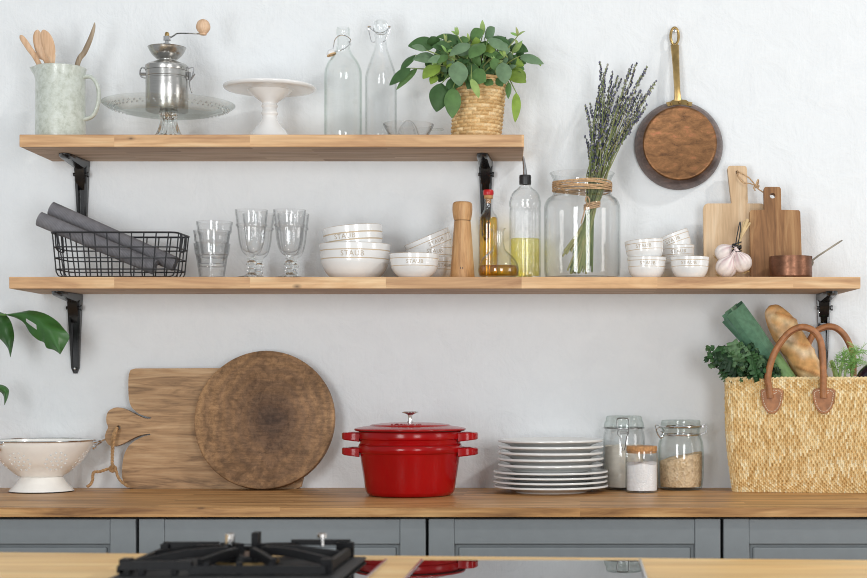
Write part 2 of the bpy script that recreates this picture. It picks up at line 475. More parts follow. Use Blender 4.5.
# lower cabinets and worktop
YF = -.585
gaps = [-1.525, -.919, -.3175, .2946, .90]
names = ['grey base cabinet under the cream colander, leftmost of the row',
         'grey base cabinet under the heart-handled and round boards',
         'grey base cabinet under the red casserole and stacked plates',
         'grey base cabinet under the straw bag, rightmost of the row']
for i in range(4):
    x0, x1 = gaps[i], gaps[i+1]; xc = (x0 + x1) / 2; hw = (x1 - x0) / 2
    t = thing('base_cabinet', names[i], 'cabinet', (xc, 0, .1), group='grey base cabinets')
    b = B(); b.box(-hw + .0005, hw - .0005, YF + .024, -.005, 0, .796); b.obj('carcass', M['cabdark'], t)
    b = B(); b.box(-hw + .0005, hw - .0005, YF + .07, -.06, -.0995, -.0003); b.obj('plinth', M['cabdark'], t)
    w = hw - .003; H0, H1 = .012, .7955                       # door, local z
    sx, rt = .0535, .0525
    b = B()
    b.box(-w, -w + sx, YF, YF + .02, H0, H1, .0022); b.box(w - sx, w, YF, YF + .02, H0, H1, .0022)
    b.box(-w + sx, w - sx, YF + .0015, YF + .02, H1 - rt, H1 - .001, .0016); b.box(-w + sx, w - sx, YF + .0015, YF + .02, H0, H0 + rt, .0016)
    d = b.obj('door', M['cab'], t)
    b = B(); b.box(-w + sx - .004, w - sx + .004, YF + .012, YF + .016, H0 + rt - .004, H1 - rt + .004)
    b.box(-w + sx + .008, w - sx - .008, YF + .006, YF + .013, H0 + rt + .008, H1 - rt - .0065, .004)
    b.obj('door_panel', M['cab'], d)
b = B(); b.box(-1.6, .96, -.6, -.0005, ZC - .0195, ZC, .0012)
tag(b.obj('worktop', M['counter']), 'long oiled oak worktop lying on the grey base cabinets', 'worktop')

# shelves
def shelf(nm, xl0, xl1, xr0, xr1, z, th, label):
    b = B(); y0 = -.25; b2 = bmesh.new()
    P = [(xl0, y0), (xr0, y0), (xr1, -.0005), (xl1, -.0005)]
    lo = [b2.verts.new((p[0], p[1], z - th)) for p in P]; hi = [b2.verts.new((p[0], p[1], z)) for p in P]
    b2.faces.new(lo[::-1]); b2.faces.new(hi)
    for k in range(4): b2.faces.new([lo[k], lo[(k+1) % 4], hi[(k+1) % 4], hi[k]])
    bmesh.ops.bevel(b2, geom=list(b2.edges), offset=.0014, segments=2, affect='EDGES', profile=.5)
    b.merge(b2)
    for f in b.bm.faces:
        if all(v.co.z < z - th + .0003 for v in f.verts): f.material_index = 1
    return tag(b.obj(nm, [M['shelf'], M['shelfunder']]), label, 'shelf', 'wooden wall shelves')
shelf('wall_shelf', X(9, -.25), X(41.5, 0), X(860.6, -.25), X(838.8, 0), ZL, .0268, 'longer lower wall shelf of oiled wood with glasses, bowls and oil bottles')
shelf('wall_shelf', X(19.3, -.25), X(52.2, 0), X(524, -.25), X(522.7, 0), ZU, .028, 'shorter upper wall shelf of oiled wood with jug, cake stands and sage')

def bracket(px, zt, label, hinge=1):
    t = thing('shelf_bracket', label, 'bracket', (X(px, 0), -.0004, zt - .0004), group='black shelf brackets')
    L, AL = .193, .155
    def hat(w, f, tk=.0028, base=.003):
        return [(-w, 0), (-w, f), (-w + w*.42, f), (-w + w*.52, base), (w - w*.52, base), (w - w*.42, f), (w, f), (w, 0)]
    b = B(); rings = []
    for k in range(15):
        q = k / 14; zz = -.012 - q * (L - .012)
        w = .0165 - .0075 * q; f = .019 - .013 * q
        if q > .93: w *= .8 if q < .99 else .45
        rings.append([(x, -y, zz) for x, y in hat(w, f)])
    b.loft(rings); b.obj('wall_leg', M['black'], t)
    b = B(); rings = []
    for k in range(17):
        q = k / 16; yy = -.0005 - q * AL
        w = .0172 - .0035 * q; f = .024 - .015 * q
        if q > .86: c_ = sqrt(max(.02, 1 - ((q - .86)/.14)**2)); w *= c_; f *= .45 + .55*c_
        rings.append([(-w, yy, 0), (-w, yy, -f*.55), (-w*.72, yy, -f*.92), (-w*.25, yy, -f), (w*.25, yy, -f), (w*.72, yy, -f*.92), (w, yy, -f*.55), (w, yy, 0)])
    b.loft(rings); b.obj('shelf_arm', M['black'], t)
    b = B(); b.loft([[(x, y, z) for y, z in ((-.002,-.003), (-.03,-.016), (-.021,-.05), (-.003,-.07))] for x in (-.0115, .0115)])
    b.obj('corner_block', M['black'], t)
    b = B(); b.tube([(-.0175, -.019, -.034), (.0185, -.019, -.034)], .0042, 12); b.tube([(.0160*hinge, -.019, -.034), (.0205*hinge, -.019, -.034)], .0065, 6)
    b.obj('hinge_bolt', M['black'], t)
    for zz, yy in ((-L + .012, -.0075), (-.045, -.0235)):
        b = B(); b.lathe([(0, 0), (.0038, 0), (.0034, .0016), (.0012, .0022), (0, .0016)], 12, M=Matrix.Rotation(pi/2, 3, 'X').to_4x4())
        b.obj('screw', M['chrome'], t, (0, yy, zz) if zz < -.1 else (-.009, yy + .006, zz), label='bright steel screw')
bracket(83, ZU - .028, 'black metal bracket below the left end of the upper shelf, above the wire basket')
bracket(486, ZU - .028, 'black metal bracket below the right end of the upper shelf, behind the red-capped bottle')
bracket(76, ZL - .0268, 'black metal bracket below the left end of the lower shelf, beside the big leaf')
bracket(823, ZL - .0268, 'black metal bracket below the right end of the lower shelf, behind the straw bag')

# ------------------------------------------------------------------ island in the foreground with two hobs
ZI = .906                                                    # island top
dl, dr = 2.612, 2.505                                        # distance of its back edge, left and right
def edge(x): return CAMY + dl + (dr - dl) * (x + .9) / 1.32
b = B(); b2 = bmesh.new(); P = [(-1.7, -2.25), (1.25, -2.25), (1.25, edge(1.25)), (-1.7, edge(-1.7))]
lo = [b2.verts.new((p[0], p[1], ZI - .03)) for p in P]; hi = [b2.verts.new((p[0], p[1], ZI)) for p in P]
b2.faces.new(lo[::-1]); b2.faces.new(hi)
for k in range(4): b2.faces.new([lo[k], lo[(k+1) % 4], hi[(k+1) % 4], hi[k]])
bmesh.ops.bevel(b2, geom=list(b2.edges), offset=.0015, segments=2, affect='EDGES', profile=.5); b.merge(b2)
tag(b.obj('island_worktop', M['island']), 'pale wooden island worktop in the foreground holding the two hobs', 'worktop')
t = thing('kitchen_island', 'grey kitchen island base under the pale foreground worktop', 'island', (-.2, -1.80, 0))
b = B(); b.box(-1.4, 1.35, -.31, .31, .08, ZI - .0304); b.obj('cabinet_body', M['cab'], t)
b = B(); b.box(-1.35, 1.3, -.25, .25, 0, .0797); b.obj('plinth', M['cabdark'], t)

yb = -1.464                                                  # back edge of both hobs
xi0, xi1 = -.2417, .0918; xw_ = (xi1 - xi0)/2
t = thing('induction_hob', 'black glass induction hob mirroring the wall, right of the gas hob', 'hob', ((xi0+xi1)/2, yb - .25, ZI))
b = B(); b.box(-xw_ + .0025, xw_ - .0025, -.25, .25, .0003, .004, .0008); b.obj('glass_plate', M['hob'], t)
for sx in (-1, 1):
    b = B(); b.box(sx*xw_ - .0022, sx*xw_ + .0022, -.25, .25, .0003, .0056, .0004); b.obj('edge_trim', M['chrome'], t, label='bright metal edge strip')
# gas hob
gx0, gx1 = -.646, -.2968; xc = (gx0 + gx1)/2; gw = (gx1 - gx0) / 2
GY = yb - .25
t = thing('gas_hob', 'black gas hob with cast-iron pan support and steel studs, left of the induction hob', 'hob', (xc, GY, ZI))
b = B(); b.box(-gw, gw - .0025, -.25, .25, .0003, .004, .0008); b.obj('glass_plate', M['hob'], t)
b = B(); b.box(gw - .002, gw + .002, -.25, .25, .0003, .0056, .0004); b.obj('edge_trim', M['chrome'], t, label='bright metal edge strip')
b = B(); b.box(-gw + .003, -.338 - xc + .012, -.245, .245, .0052, .010, .002); b.obj('burner_tray', M['mattblack'], t)
def H(px, py, d): p = at(px, py, CAMY + d); return p - V((xc, GY, ZI))
def burner(x, y, r):
    b = B(); b.lathe([(0, .005), (r*1.15, .005), (r*1.15, .010), (r*.95, .013), (r*.95, .018), (0, .018)], 28); q = b.obj('burner', M['iron'], t, (x, y, 0))
    b = B(); b.lathe([(0, .0185), (r*.8, .0185), (r*.8, .0235), (r*.74, .026), (0, .026)], 28); b.obj('burner_cap', M['black'], q)
    b = B(); b.lathe([(r*.96, .0135), (r*1.02, .0135), (r*1.02, .0172), (r*.96, .0172), (r*.96, .0135)], 28); b.obj('brass_ring', M['brass'], q, label='brass ring round the burner')
burner(-.015, .138, .046)
for k, x in enumerate((-.07, .07)):
    b = B(); b.lathe([(0, .0052), (.022, .0052), (.021, .024), (.019, .026), (0, .026)], 28); b.obj('control_knob', M['blackplastic'], t, (x, -.19, 0))
def bar(b, p, q, w=.009, h=.011):
    p, q = V(p), V(q); d = (q - p).normalized(); sd = V((-d.y, d.x, 0)).normalized() * w / 2; up = V((0, 0, h / 2))
    b.loft([[c + sd * .8 + up, c + sd - up, c - sd - up, c - sd * .8 + up] for c in (p, q)])
g = B(); zt = .031
xl, xr, yf_, yk = gx0 - xc + .008, -.352 - xc, -.228 + .24, .228     # grate footprint
yf_ = 2.235 + CAMY - GY; yk = 2.470 + CAMY - GY
bar(g, (xl, yk, zt - .008), (xl + .085, yk, zt - .008), .010, .017)
bar(g, (xl + .085, yk, zt - .011), (xr - .07, yk, zt - .011), .010, .009)
bar(g, (xr - .09, yk, zt), (xr, yk, zt), .010, .008)
bar(g, (xl, yf_, zt - .008), (xl + .10, yf_, zt - .008), .010, .012); bar(g, (xl + .095, yf_, zt - .014), (xr, yf_, zt - .014), .010, .011)
bar(g, (xl, yf_, .017), (xl, yk, .017), .010, .010); bar(g, (xr, yf_, .019), (xr, yk, .019), .010, .012)
cx_, cy_ = -.015, .138
for a in (20, 65, 118, 160, 205, 250, 298, 342):
    dx, dy = cos(R(a)), sin(R(a))
    k = min(abs((xr if dx > 0 else xl) - cx_)/max(abs(dx), 1e-4), abs((yk if dy > 0 else yf_) - cy_)/max(abs(dy), 1e-4))
    k *= .96; e_ = .006 if (a < 60 or 120 < a < 240 or a > 300) else zt - .018
    bar(g, (cx_ + dx*.028, cy_ + dy*.028, zt + .001), (cx_ + dx*k*.55, cy_ + dy*k*.55, zt - .001), .010, .012); bar(g, (cx_ + dx*k*.54, cy_ + dy*k*.54, zt - .001), (cx_ + dx*k, cy_ + dy*k, zt - .006 - (.006 if e_ < .01 else 0)), .010, .012)
def post(x, y, z0, z1, w, dp=None):
    dp = dp or w; g.loft([[(x-w, y-dp, z), (x+w, y-dp, z), (x+w, y+dp, z), (x-w, y+dp, z)] for z in (z0, z1)])
post(xr - .006, yk - .012, .0052, zt + .001, .013, .006); post(xl + .006, yf_ + .012, .0052, zt, .007, .012); post(xr, yf_ + .01, .0052, zt, .008)
b2_ = g
for k in range(5): post(xl + .03 + k*.045, yf_ + .004, .0102, zt - .004, .004, .006)
post(xl + .004, yk - .006, .0052, zt - .002, .006); post(xl + .152, yk - .05, zt - .006, zt + .020, .005, .012); post(xl + .152, yk - .05, .0052, zt - .006, .004)
g.obj('pan_support', M['iron'], t)
for (px, py, d, w, sh) in ((230, 533.5, 2.385, 4.8, 0), (322, 533.5, 2.406, 5.2, 1)):
    p = H(px, py, d); u = d/F
    b = B()
    if sh: b.lathe([(0, zt), (2.2*u, zt), (2.2*u, p.z - 4.5*u), (w*u, p.z - 4*u), (w*u, p.z - .6*u), (w*.9*u, p.z), (0, p.z)], 20)
    else: b.lathe([(0, zt), (w*u, zt), (w*u, p.z - .6*u), (w*.85*u, p.z), (0, p.z)], 20)
    b.obj('steel_stud', M['chrome'], t, (p.x, p.y, 0), label='bright steel stud standing up from the pan support')
# ------------------------------------------------------------------ upper shelf
def on(y, px): return X(px, y)
# stoneware jug with wooden utensils
y = -.14; s_ = S(y); x0 = on(y, 60.5)
t = thing('jug', 'pale green speckled stoneware jug holding wooden utensils on the upper shelf', 'jug', (x0, y, ZU + EPS))
h = 1.9152 - ZU
outer = cat([(.0555, 0), (.0572, .004), (.0568, h*.3), (.0565, h*.6), (.0568, h*.88), (.0585, h*.97), (.0595, h)], 4)
def lip(th, i, r, z):
    d = abs(((th - pi) + pi) % (2*pi) - pi); k = max(0, 1 - d / .5); u = max(0, (z - h*.84) / (h*.16))
    return r + .013 * k * k * (3 - 2*k) * u
b = B(); b.lathe(shell(outer, .0045, .006), 64, mod=lip); b.obj('jug_body', M['stone'], t)
b = B(); pth = cat([(.053, 0, h*.875), (.070, 0, h*.885), (.084, 0, h*.80), (.0905, 0, h*.66), (.087, 0, h*.48), (.075, 0, h*.345), (.0535, 0, h*.295)], 5)
b.tube(pth, .0048, 12, flat=1.7); b.obj('handle', M['stone'], t)
def stick(nm, label, pts, widths, mat, grp='wooden utensils in the stoneware jug', flat=.45, yy=-.14):
    P = [V(at(px, py, q)) for px, py, q in pts]; c = cat([tuple(p) + (w,) for p, w in zip(P, widths)], 6)
    b = B(); o = c[0][:3]
    b.tube([V(q[:3]) - V(o) for q in c], [q[3] for q in c], 12, flat=flat, up=(1, 0, .3))
    return tag(b.obj(nm, mat, None, o), label, 'utensil', grp)
px_ = S(-.14)
stick('wooden_spoon', 'wooden spoon leaning furthest left in the green jug', [(68, 125, -.125), (39, 64, -.15), (29, 48, -.155), (22.5, 38.5, -.157), (20.2, 35.2, -.158)], [.004, .0062, .0072, .0065, .002], M['beech'], flat=.6)
stick('wooden_spoon', 'pale wooden spoon with oval bowl in the green jug, second from the left', [(58, 125, -.10), (48, 66, -.128), (42, 54, -.13), (38.5, 40, -.132), (37.5, 33, -.132), (38, 29.8, -.132)], [.004, .006, .012, .013, .0085, .002], M['beech'], flat=.35)
stick('wooden_spatula', 'wooden spatula with slanted blade, standing in the middle of the green jug', [(44, 125, -.16), (52, 66, -.165), (50.3, 53, -.166), (47.5, 42, -.167), (44.5, 34, -.168), (43, 30, -.168)], [.004, .0055, .0125, .0145, .0105, .003], M['beech'], flat=.3)
stick('wooden_ladle', 'slim curved grey-brown wooden handle rising at the right of the green jug', [(68, 122, -.145), (77, 66, -.14), (84.5, 52, -.14), (90.3, 39, -.14), (93.8, 28, -.14), (94.6, 22.6, -.14)], [.0045, .0062, .0066, .0058, .0038, .0012], M['horn'], flat=.7)

# glass cake stand + coffee mill
y = -.166; x0 = on(y, 168.8); s_ = S(y)
t = thing('cake_stand', 'large clear pressed-glass cake stand carrying the steel coffee mill', 'cake stand', (x0, y, ZU + EPS), group='cake stands on the upper shelf')
H = 1.826 - ZU
def flute(n, k): return lambda th, i, r, z: r * (1 + k * cos(n * th))
b = B()
b.lathe(cat([(0, H-.021), (.060, H-.0215), (.100, H-.0205), (.118, H-.014), (.142, H-.007), (.1510, H-.0015), (.1520, H+.0005), (.1505, H+.0015), (.140, H-.0030), (.117, H-.0095), (.099, H-.0160), (.060, H-.0170), (0, H-.0170)], 3), 96)
b.obj('plate', M['pglass'], t)
b = B(); b.lathe(cat([(.005, H-.0218), (.0205, H-.0218), (.0195, H-.030), (.0185, H-.036), (.0205, H-.048), (.027, .016), (.034, .007), (.046, .002), (.046, 0), (.030, .002), (.020, .008), (.014, .02), (.010, H-.04), (.005, H-.0218)], 3), 80, mod=flute(16, .035))
b.obj('fluted_stem', M['tglass'], t)
b = B()
for k in range(56):
    a = 2*pi*k/56
    for r_, zz in ((.126, H-.0135), (.137, H-.0102)):
        b.lathe([(0, -.0028), (.0028, 0), (0, .0028)], 6, c=(r_*cos(a), r_*sin(a), zz + .0006))
b.obj('beaded_pattern', M['tglass'], t)
yc = -.166; zb = ZU + H - .0166; x0 = on(yc, 167)
t = thing('coffee_mill', 'brushed steel hand coffee mill with crank and wooden knob standing on the glass cake stand', 'coffee grinder', (x0, yc, zb))
p = lambda r, py: (r * S(yc), Z(py, yc) - zb)
b = B(); b.lathe([(0, 0), (.047, 0), (.0485, .002), p(20.8, 85), p(20.9, 79.5), p(20.2, 79), p(20.2, 77.5), p(20.8, 77), p(20.8, 71.5)] + [(0, p(0, 71.5)[1])], 64)
b.obj('canister', M['steel'], t)
b = B(); b.lathe([(0, p(0, 71.3)[1]), p(21.2, 71.3), p(21.6, 70), p(21.4, 66.5), p(20.5, 65.6), p(19, 64.5), p(13, 62.3), p(9.6, 61.2), (0, p(0, 61)[1])], 64); b.obj('canister_lid', M['steel'], t)
hop = cat([p(9.4, 61.1), p(9.2, 60), p(11.5, 58), p(15, 54.5), p(17.4, 50.5), p(18.4, 48)], 4)
b = B(); b.lathe([(0, hop[0][1])] + hop + [p(18.9, 47.4)] + [(max(r-.0015, .001), z+.001) for r, z in hop][::-1] + [(0, hop[0][1] + .004)], 64); b.obj('hopper_bowl', M['steel'], t)
b = B(); b.lathe([(0, p(0,58)[1]), p(1.2, 58), p(1.2, 45.5), p(4, 45), p(4, 43.5), p(2.4, 43), p(2.4, 41), p(4, 40.5), p(4, 36.5), p(2, 36), (0, p(0, 35.9)[1])], 20); b.obj('axle', M['chrome'], t)
b = B(); b.lathe([(0, p(0,36)[1]), p(2.2, 36), p(2.3, 34), p(1.4, 32.2), (0, p(0, 31.8)[1])], 16); b.obj('acorn_nut', M['brass'], t, label='small brass nut on top')
loc = lambda px, py, yy=yc: at(px, py, yy) - V((x0, yc, zb))
b = B(); b.tube(cat([tuple(loc(168, 38)), tuple(loc(171, 37.2)), tuple(loc(174.5, 35.2)), tuple(loc(178, 33.4)), tuple(loc(190, 33.4)), tuple(loc(203.5, 34.2))], 4), .0019, 8, flat=2.2, up=(0, 0, 1)); cr = b.obj('crank', M['chrome'], t)
kx, kz = loc(203.2, 35).x, loc(203.2, 35).z; u = S(yc)
b = B(); b.lathe(cat([(0, 0), (3.2*u, 0), (3.3*u, 1.3*u), (4.6*u, 2.6*u), (6.6*u, 5.6*u), (7.0*u, 9*u), (5.4*u, 13.2*u), (2.6*u, 15.3*u), (0, 15.8*u)], 3), 32); b.obj('crank_knob', M['beech'], cr, (kx, 0, kz), label='round wooden knob')
for sx, nm in ((-1, 'hinge_wire'), (1, 'clamp')):
    b = B(); e = sx * .0485
    if sx < 0:
        b.tube(cat([(e, 0, p(0,69)[1]), (e-.010, 0, p(0,67.5)[1]), (e-.015, 0, p(0,72)[1]), (e-.012, 0, p(0,76.5)[1]), (e-.001, 0, p(0,78)[1])], 4), .0017, 6); b.tube([(e-.014, 0, p(0,74)[1]), (e, 0, p(0,74)[1])], .0036, 8)
    else:
        b.tube(cat([(e-.002, 0, p(0,69)[1]), (e+.013, 0, p(0,67.6)[1]), (e+.011, 0, p(0,75)[1]), (e+.003, 0, p(0,80)[1])], 4), .0014, 6)
        b.tube(cat([(e+.001, 0, p(0,76)[1]), (e+.006, 0, p(0,80)[1]), (e+.017, 0, p(0,74)[1]), (e+.004, 0, p(0,82)[1]), (e+.010, 0, p(0,93)[1])], 4), .0017, 6)
        b.tube([(e+.004, 0, p(0,72)[1]), (e+.004, 0, p(0,80)[1])], .0034, 6)
    b.obj(nm, M['clipsteel'], t)

# white cake stand
y = -.14; x0 = on(y, 269.6); zb = ZU + EPS
t = thing('cake_stand', 'white ceramic pedestal cake stand standing left of the clear bottles', 'cake stand', (x0, y, zb), group='cake stands on the upper shelf')
q = lambda r, py: (r * S(y), Z(py, y) - zb); zt = 1.8728 - zb
b = B(); b.lathe(cat([(0, zt-.009), (.057, zt-.009), (.098, zt-.0085), (.106, zt-.005), (.1075, zt-.001), (.1055, zt+.0012), (.100, zt+.0005), (.07, zt-.003), (0, zt-.003)], 3), 80); b.obj('plate', M['white'], t)
b = B(); b.lathe([(0, zt-.0092), (.0595, zt-.0092)] + cat([q(24.6, 86.6), q(21, 91.5), q(14.5, 97.5), q(8.4, 102), q(7.2, 104.2), q(8.3, 106), q(7.0, 108.5), q(7.3, 111), q(8.4, 113.5), q(7.0, 116), q(7.6, 119), q(10, 123), q(14, 128), q(18.5, 134), (.0505, .002)], 3) + [(.0505, 0), (0, 0)], 64); b.obj('pedestal', M['white'], t)

# swing-top bottles
y = -.12; zb = ZU + EPS; q = lambda r, py: (r * S(y), Z(py, y) - zb)
def wire(b, pts, r=.0011, n=4, loop=False): b.tube(cat(pts, n, loop), r, 6, loop=loop)
t = thing('swing_top_bottle', 'clear glass bottle with its white stopper hanging open at the side', 'bottle', (on(y, 343.2), y, zb), group='clear swing-top bottles')
o = cat([(.041, 0), q(18.6, 138), q(18.7, 120), q(18.7, 90), q(18.5, 74), q(17.4, 68), q(14.4, 61.5), q(10, 55.5), q(7.2, 50), q(6.2, 44), q(6.1, 36), q(6.6, 34), q(6.6, 30), q(6.0, 28)], 4)
b = B(); b.lathe(shell(o, .0026, .006), 56); b.obj('glass_body', M['glassg'], t)
L = lambda px, py, dy=0: (X(px, y) - on(y, 343.2), dy, Z(py, y) - zb)
b = B(); wire(b, [L(349.5, 43, -.004), L(351, 40, -.006), L(347, 37.5, -.017), L(341, 37, -.018), L(336, 41, -.016), L(334.5, 46, -.012), L(333.5, 50, -.010)])
wire(b, [L(350, 42, -.004), L(350, 45.5, -.012), L(345, 50.5, -.018), L(339, 52.5, -.019), L(335, 52.2, -.015)])
b.tube([L(349.8, 44, .008), L(349.8, 42.5, -.008)], .0022, 8); b.obj('wire_bail', M['chrome'], t)
b = B(); b.lathe([(0, 0), (.0105, 0), (.011, .004), (.008, .0075), (.004, .011), (0, .0115)], 24, M=Matrix.Rotation(R(-22), 4, 'Y')); so = b.obj('stopper', M['white'], t, L(332.2, 55.2, -.012), label='white porcelain stopper')
b = B(); b.lathe([(.007, -.0025), (.0112, -.0025), (.0116, -.0005), (.0102, .0006), (.007, -.0002), (.007, -.0025)], 24, M=Matrix.Rotation(R(-22), 4, 'Y')); b.obj('rubber_ring', M['rubber'], so, label='tan rubber sealing ring')
y = -.115; q = lambda r, py: (r * S(y), Z(py, y) - zb)
t = thing('swing_top_bottle', 'clear glass bottle with long tapered neck and closed stopper, right of the open one', 'bottle', (on(y, 380.9), y, zb), group='clear swing-top bottles')
o = cat([(.036, 0), q(15.9, 138), q(15.9, 120), q(15.9, 90), q(15.6, 78), q(14.2, 71), q(11.4, 62.5), q(8.2, 54), q(6.4, 48), q(5.6, 42), q(5.6, 38), q(6.3, 36.5), q(6.3, 34), q(5.8, 32.5)], 4)
b = B(); b.lathe(shell(o, .0026, .006), 56); b.obj('glass_body', M['glass'], t)
b = B(); b.lathe([(0, q(0, 35)[1]), q(4.6, 34.2), q(6.2, 32.2)] + cat([q(6.6, 30), q(7.0, 26), q(6.2, 22), q(4.4, 20.3)], 3) + [(0, q(0, 20)[1])], 28); so = b.obj('stopper', M['tglass'], t)
L = lambda px, py, dy=0: (X(px, y) - on(y, 380.9), dy, Z(py, y) - zb)
b = B(); wire(b, [L(388.6, 26.5), L(388, 30, -.008), L(384.5, 33.3, -.015), L(380.3, 34.4, -.0165), L(375, 32.6, -.014), L(370.2, 28.5, -.006), L(369, 27)])
wire(b, [L(369.4, 26), L(368.6, 29), L(370.2, 36, -.004), L(372.3, 42.5, -.010), L(376, 43.2, -.0155)]); wire(b, [L(389.4, 26), L(389.8, 29), L(388.5, 34, -.004), L(386, 41, -.010), L(384, 43.2, -.0155)])
wire(b, [L(374.6, 27), L(374, 30, -.01), L(374.5, 32, -.012)]); b.tube([L(367.6, 26.6), L(371, 26.6)], .002, 8); b.tube([L(387.2, 26.6), L(390.6, 26.6)], .002, 8); b.obj('wire_bail', M['chrome'], t)

# juicer
y = -.175; q = lambda r, py: (r * S(y), Z(py, y) - zb)
t = thing('citrus_juicer', 'small clear glass citrus squeezer lying between the bottle and the sage pot', 'juicer', (on(y, 408.5), y, zb))
b = B(); b.lathe(cat([(0, 0), (.036, 0), (.042, .004), (.050, .016), q(24.6, 126), q(25, 124.6), q(24.2, 124.6), (.049, .019), (.041, .008), (.034, .0045), (0, .0045)], 3), 56, mod=lambda th, i, r, z: r * (1 + (.012*cos(28*th) if r > .045 else 0))); b.obj('dish', M['rglass'], t)
b = B(); b.lathe(cat([(.0, .0048), (.026, .0048), (.0245, .012), (.0195, .026), (.011, .038), (.004, .0435), (0, .044)], 3), 64, mod=lambda th, i, r, z: r * (1 + .09*cos(12*th))); b.obj('reamer', M['rglass'], t)
b = B(); b.tube(cat([(.052, 0, .022), (.064, 0, .023), (.075, .004, .0225), (.079, 0, .0222), (.075, -.004, .0225), (.064, 0, .0225)], 3), .0028, 8); b.obj('tab_handle', M['glassg'], t)

# sage in a woven basket
y = -.14; zb = ZU + EPS
t = thing('potted_sage', 'bushy green sage plant growing in a woven straw pot on the upper shelf', 'plant', (on(y, 475.8), y, zb))
def woven(b, ring, nst, rows, h, amp, pal, res=(6, 5), twill=False, lean=0, rr=random):
    """ring(u,v)->(point, outward normal); strands woven over and under nst stakes"""
    nu = nst * res[0]; nv = rows * res[1]; g = []
    for j in range(nv + 1):
        v = j / nv; row = min(rows - 1, int(v * rows * .9999)); fv = v * rows - row; line = []
        for i in range(nu):
            u = i / nu; p, n = ring(u, v)
            fc = (u * nst + .5 * (row % 2)) % 1
            d = amp * (max(0, sin(pi * fv)) ** .6 * (.15 + .85 * max(0, sin(pi * fc)) ** .55) - .6)
            line.append(b.v(p + n * d))
        g.append(line)
    for j in range(nv):
        row = min(rows - 1, int((j + .5) / nv * rows))
        for i in range(nu):
            k = int(((i + .5) / res[0] + .5 * (row % 2)) % nst)
            c = pal[random.Random(row * 977 + k * 131 + 5).randrange(len(pal))]
            b.f([g[j][i], g[j][(i+1) % nu], g[j+1][(i+1) % nu], g[j+1][i]], col=c)
    return g
ht = .143; sh = sin(R(4.5))
def potring(u, v):
    a = 2*pi*u; r = .0585 + .003 * v; return V((r*cos(a) + sh*ht*v, r*sin(a), ht*v)), V((cos(a), sin(a), 0))
pal = [srgb(212,178,128), srgb(224,192,142), srgb(200,164,112), srgb(230,202,156), srgb(206,170,118)]
b = B(); g = woven(b, potring, 18, 16, ht, .0044, pal, (10, 6))
inn = []
top = g[-1]; nn = len(top)
i1 = [b.v((potring(i/nn, 1)[0]) - potring(i/nn, 1)[1]*.006) for i in range(nn)]
i2 = [b.v((potring(i/nn, .8)[0]) - potring(i/nn, 1)[1]*.006) for i in range(nn)]
b.col = pal[2]
for a_, c_ in ((top, i1), (i1, i2)):
    for i in range(nn): b.f([a_[i], a_[(i+1) % nn], c_[(i+1) % nn], c_[i]])
b.f(i2); b.f(g[0][::-1])
rim = [potring(k/48, 1)[0] for k in range(48)]; b.tube(rim, .004, 8, loop=True)
b.obj('woven_pot', M['straw'], t, sharp=60)
b = B(); b.lathe([(0, 0), (.0545, 0), (.0545, .004), (0, .006)], 32, c=(sh*ht*.83, 0, ht*.83)); b.obj('soil', M['soil'], t)
# leaves: crop pixels (x/4.444+380, y/4.444+10)
lv = B(); st = B()
O = V((on(y, 475.8), y, zb))
def cp(x, yy, d): return at(380 + x/4.444, 10 + yy/4.444, d) - O
DK, MD, BL, YG, LT = srgb(70,104,60), srgb(96,132,76), srgb(114,142,108), srgb(132,160,68), srgb(150,176,104)
spec = [ (135,258,42,335,50,-.17,DK),(165,260,72,355,32,-.15,MD),(155,200,90,272,46,-.14,DK),(250,145,125,160,68,-.15,DK),(205,178,140,160,36,-.19,BL),
 (255,215,145,220,58,-.16,BL),(285,210,212,228,40,-.20,BL),(350,125,252,118,46,-.13,MD),(345,115,282,160,66,-.15,DK),(402,152,308,204,54,-.2,BL),
 (265,245,190,305,76,-.18,YG),(345,228,352,338,88,-.225,BL),(400,125,460,92,70,-.14,MD),(455,115,455,44,26,-.13,LT),(465,122,510,78,66,-.13,BL),
 (462,148,398,215,74,-.2,MD),(480,128,572,180,50,-.19,BL),(500,118,580,158,44,-.14,DK),(585,185,632,142,40,-.15,LT),(622,205,728,240,44,-.16,BL),(690,205,715,250,26,-.155,YG),
 (540,195,462,196,52,-.18,MD),(560,210,640,248,44,-.14,YG),(545,232,556,328,72,-.22,BL),(570,275,650,322,66,-.16,YG),(572,320,570,395,28,-.17,MD),
 (606,368,600,500,42,-.17,YG),(398,275,470,318,84,-.215,MD),(405,305,440,392,36,-.235,LT),(275,325,250,452,92,-.22,DK),(325,345,320,480,76,-.225,MD),
 (345,300,292,368,52,-.2,DK),(480,230,468,290,62,-.17,DK),(500,255,545,215,50,-.16,MD),(430,300,380,250,60,-.14,YG),(600,250,640,325,60,-.13,YG),
 (300,180,320,140,50,-.11,DK),(420,190,360,170,50,-.12,DK),(440,130,380,140,40,-.11,BL),(360,250,310,280,50,-.12,DK),(250,290,225,330,40,-.17,YG),(300,270,260,320,46,-.13,DK),
 (520,180,560,120,46,-.1,DK),(560,150,600,130,30,-.12,BL),(490,190,520,240,56,-.12,DK),(380,220,420,260,60,-.16,MD),(310,235,330,190,44,-.17,LT),(230,250,200,215,50,-.12,DK),(430,215,475,160,50,-.11,MD),(255,160,290,190,46,-.12,DK),(330,215,280,240,46,-.13,MD),(425,305,388,350,52,-.205,DK),(462,312,505,330,44,-.2,MD),(355,305,342,345,42,-.2,DK),(520,300,545,340,40,-.19,DK),(390,295,410,345,44,-.2,MD),(300,200,250,235,50,-.19,MD),(420,240,395,290,56,-.205,DK),(500,215,525,270,50,-.205,MD)]
rg2 = random.Random(44)
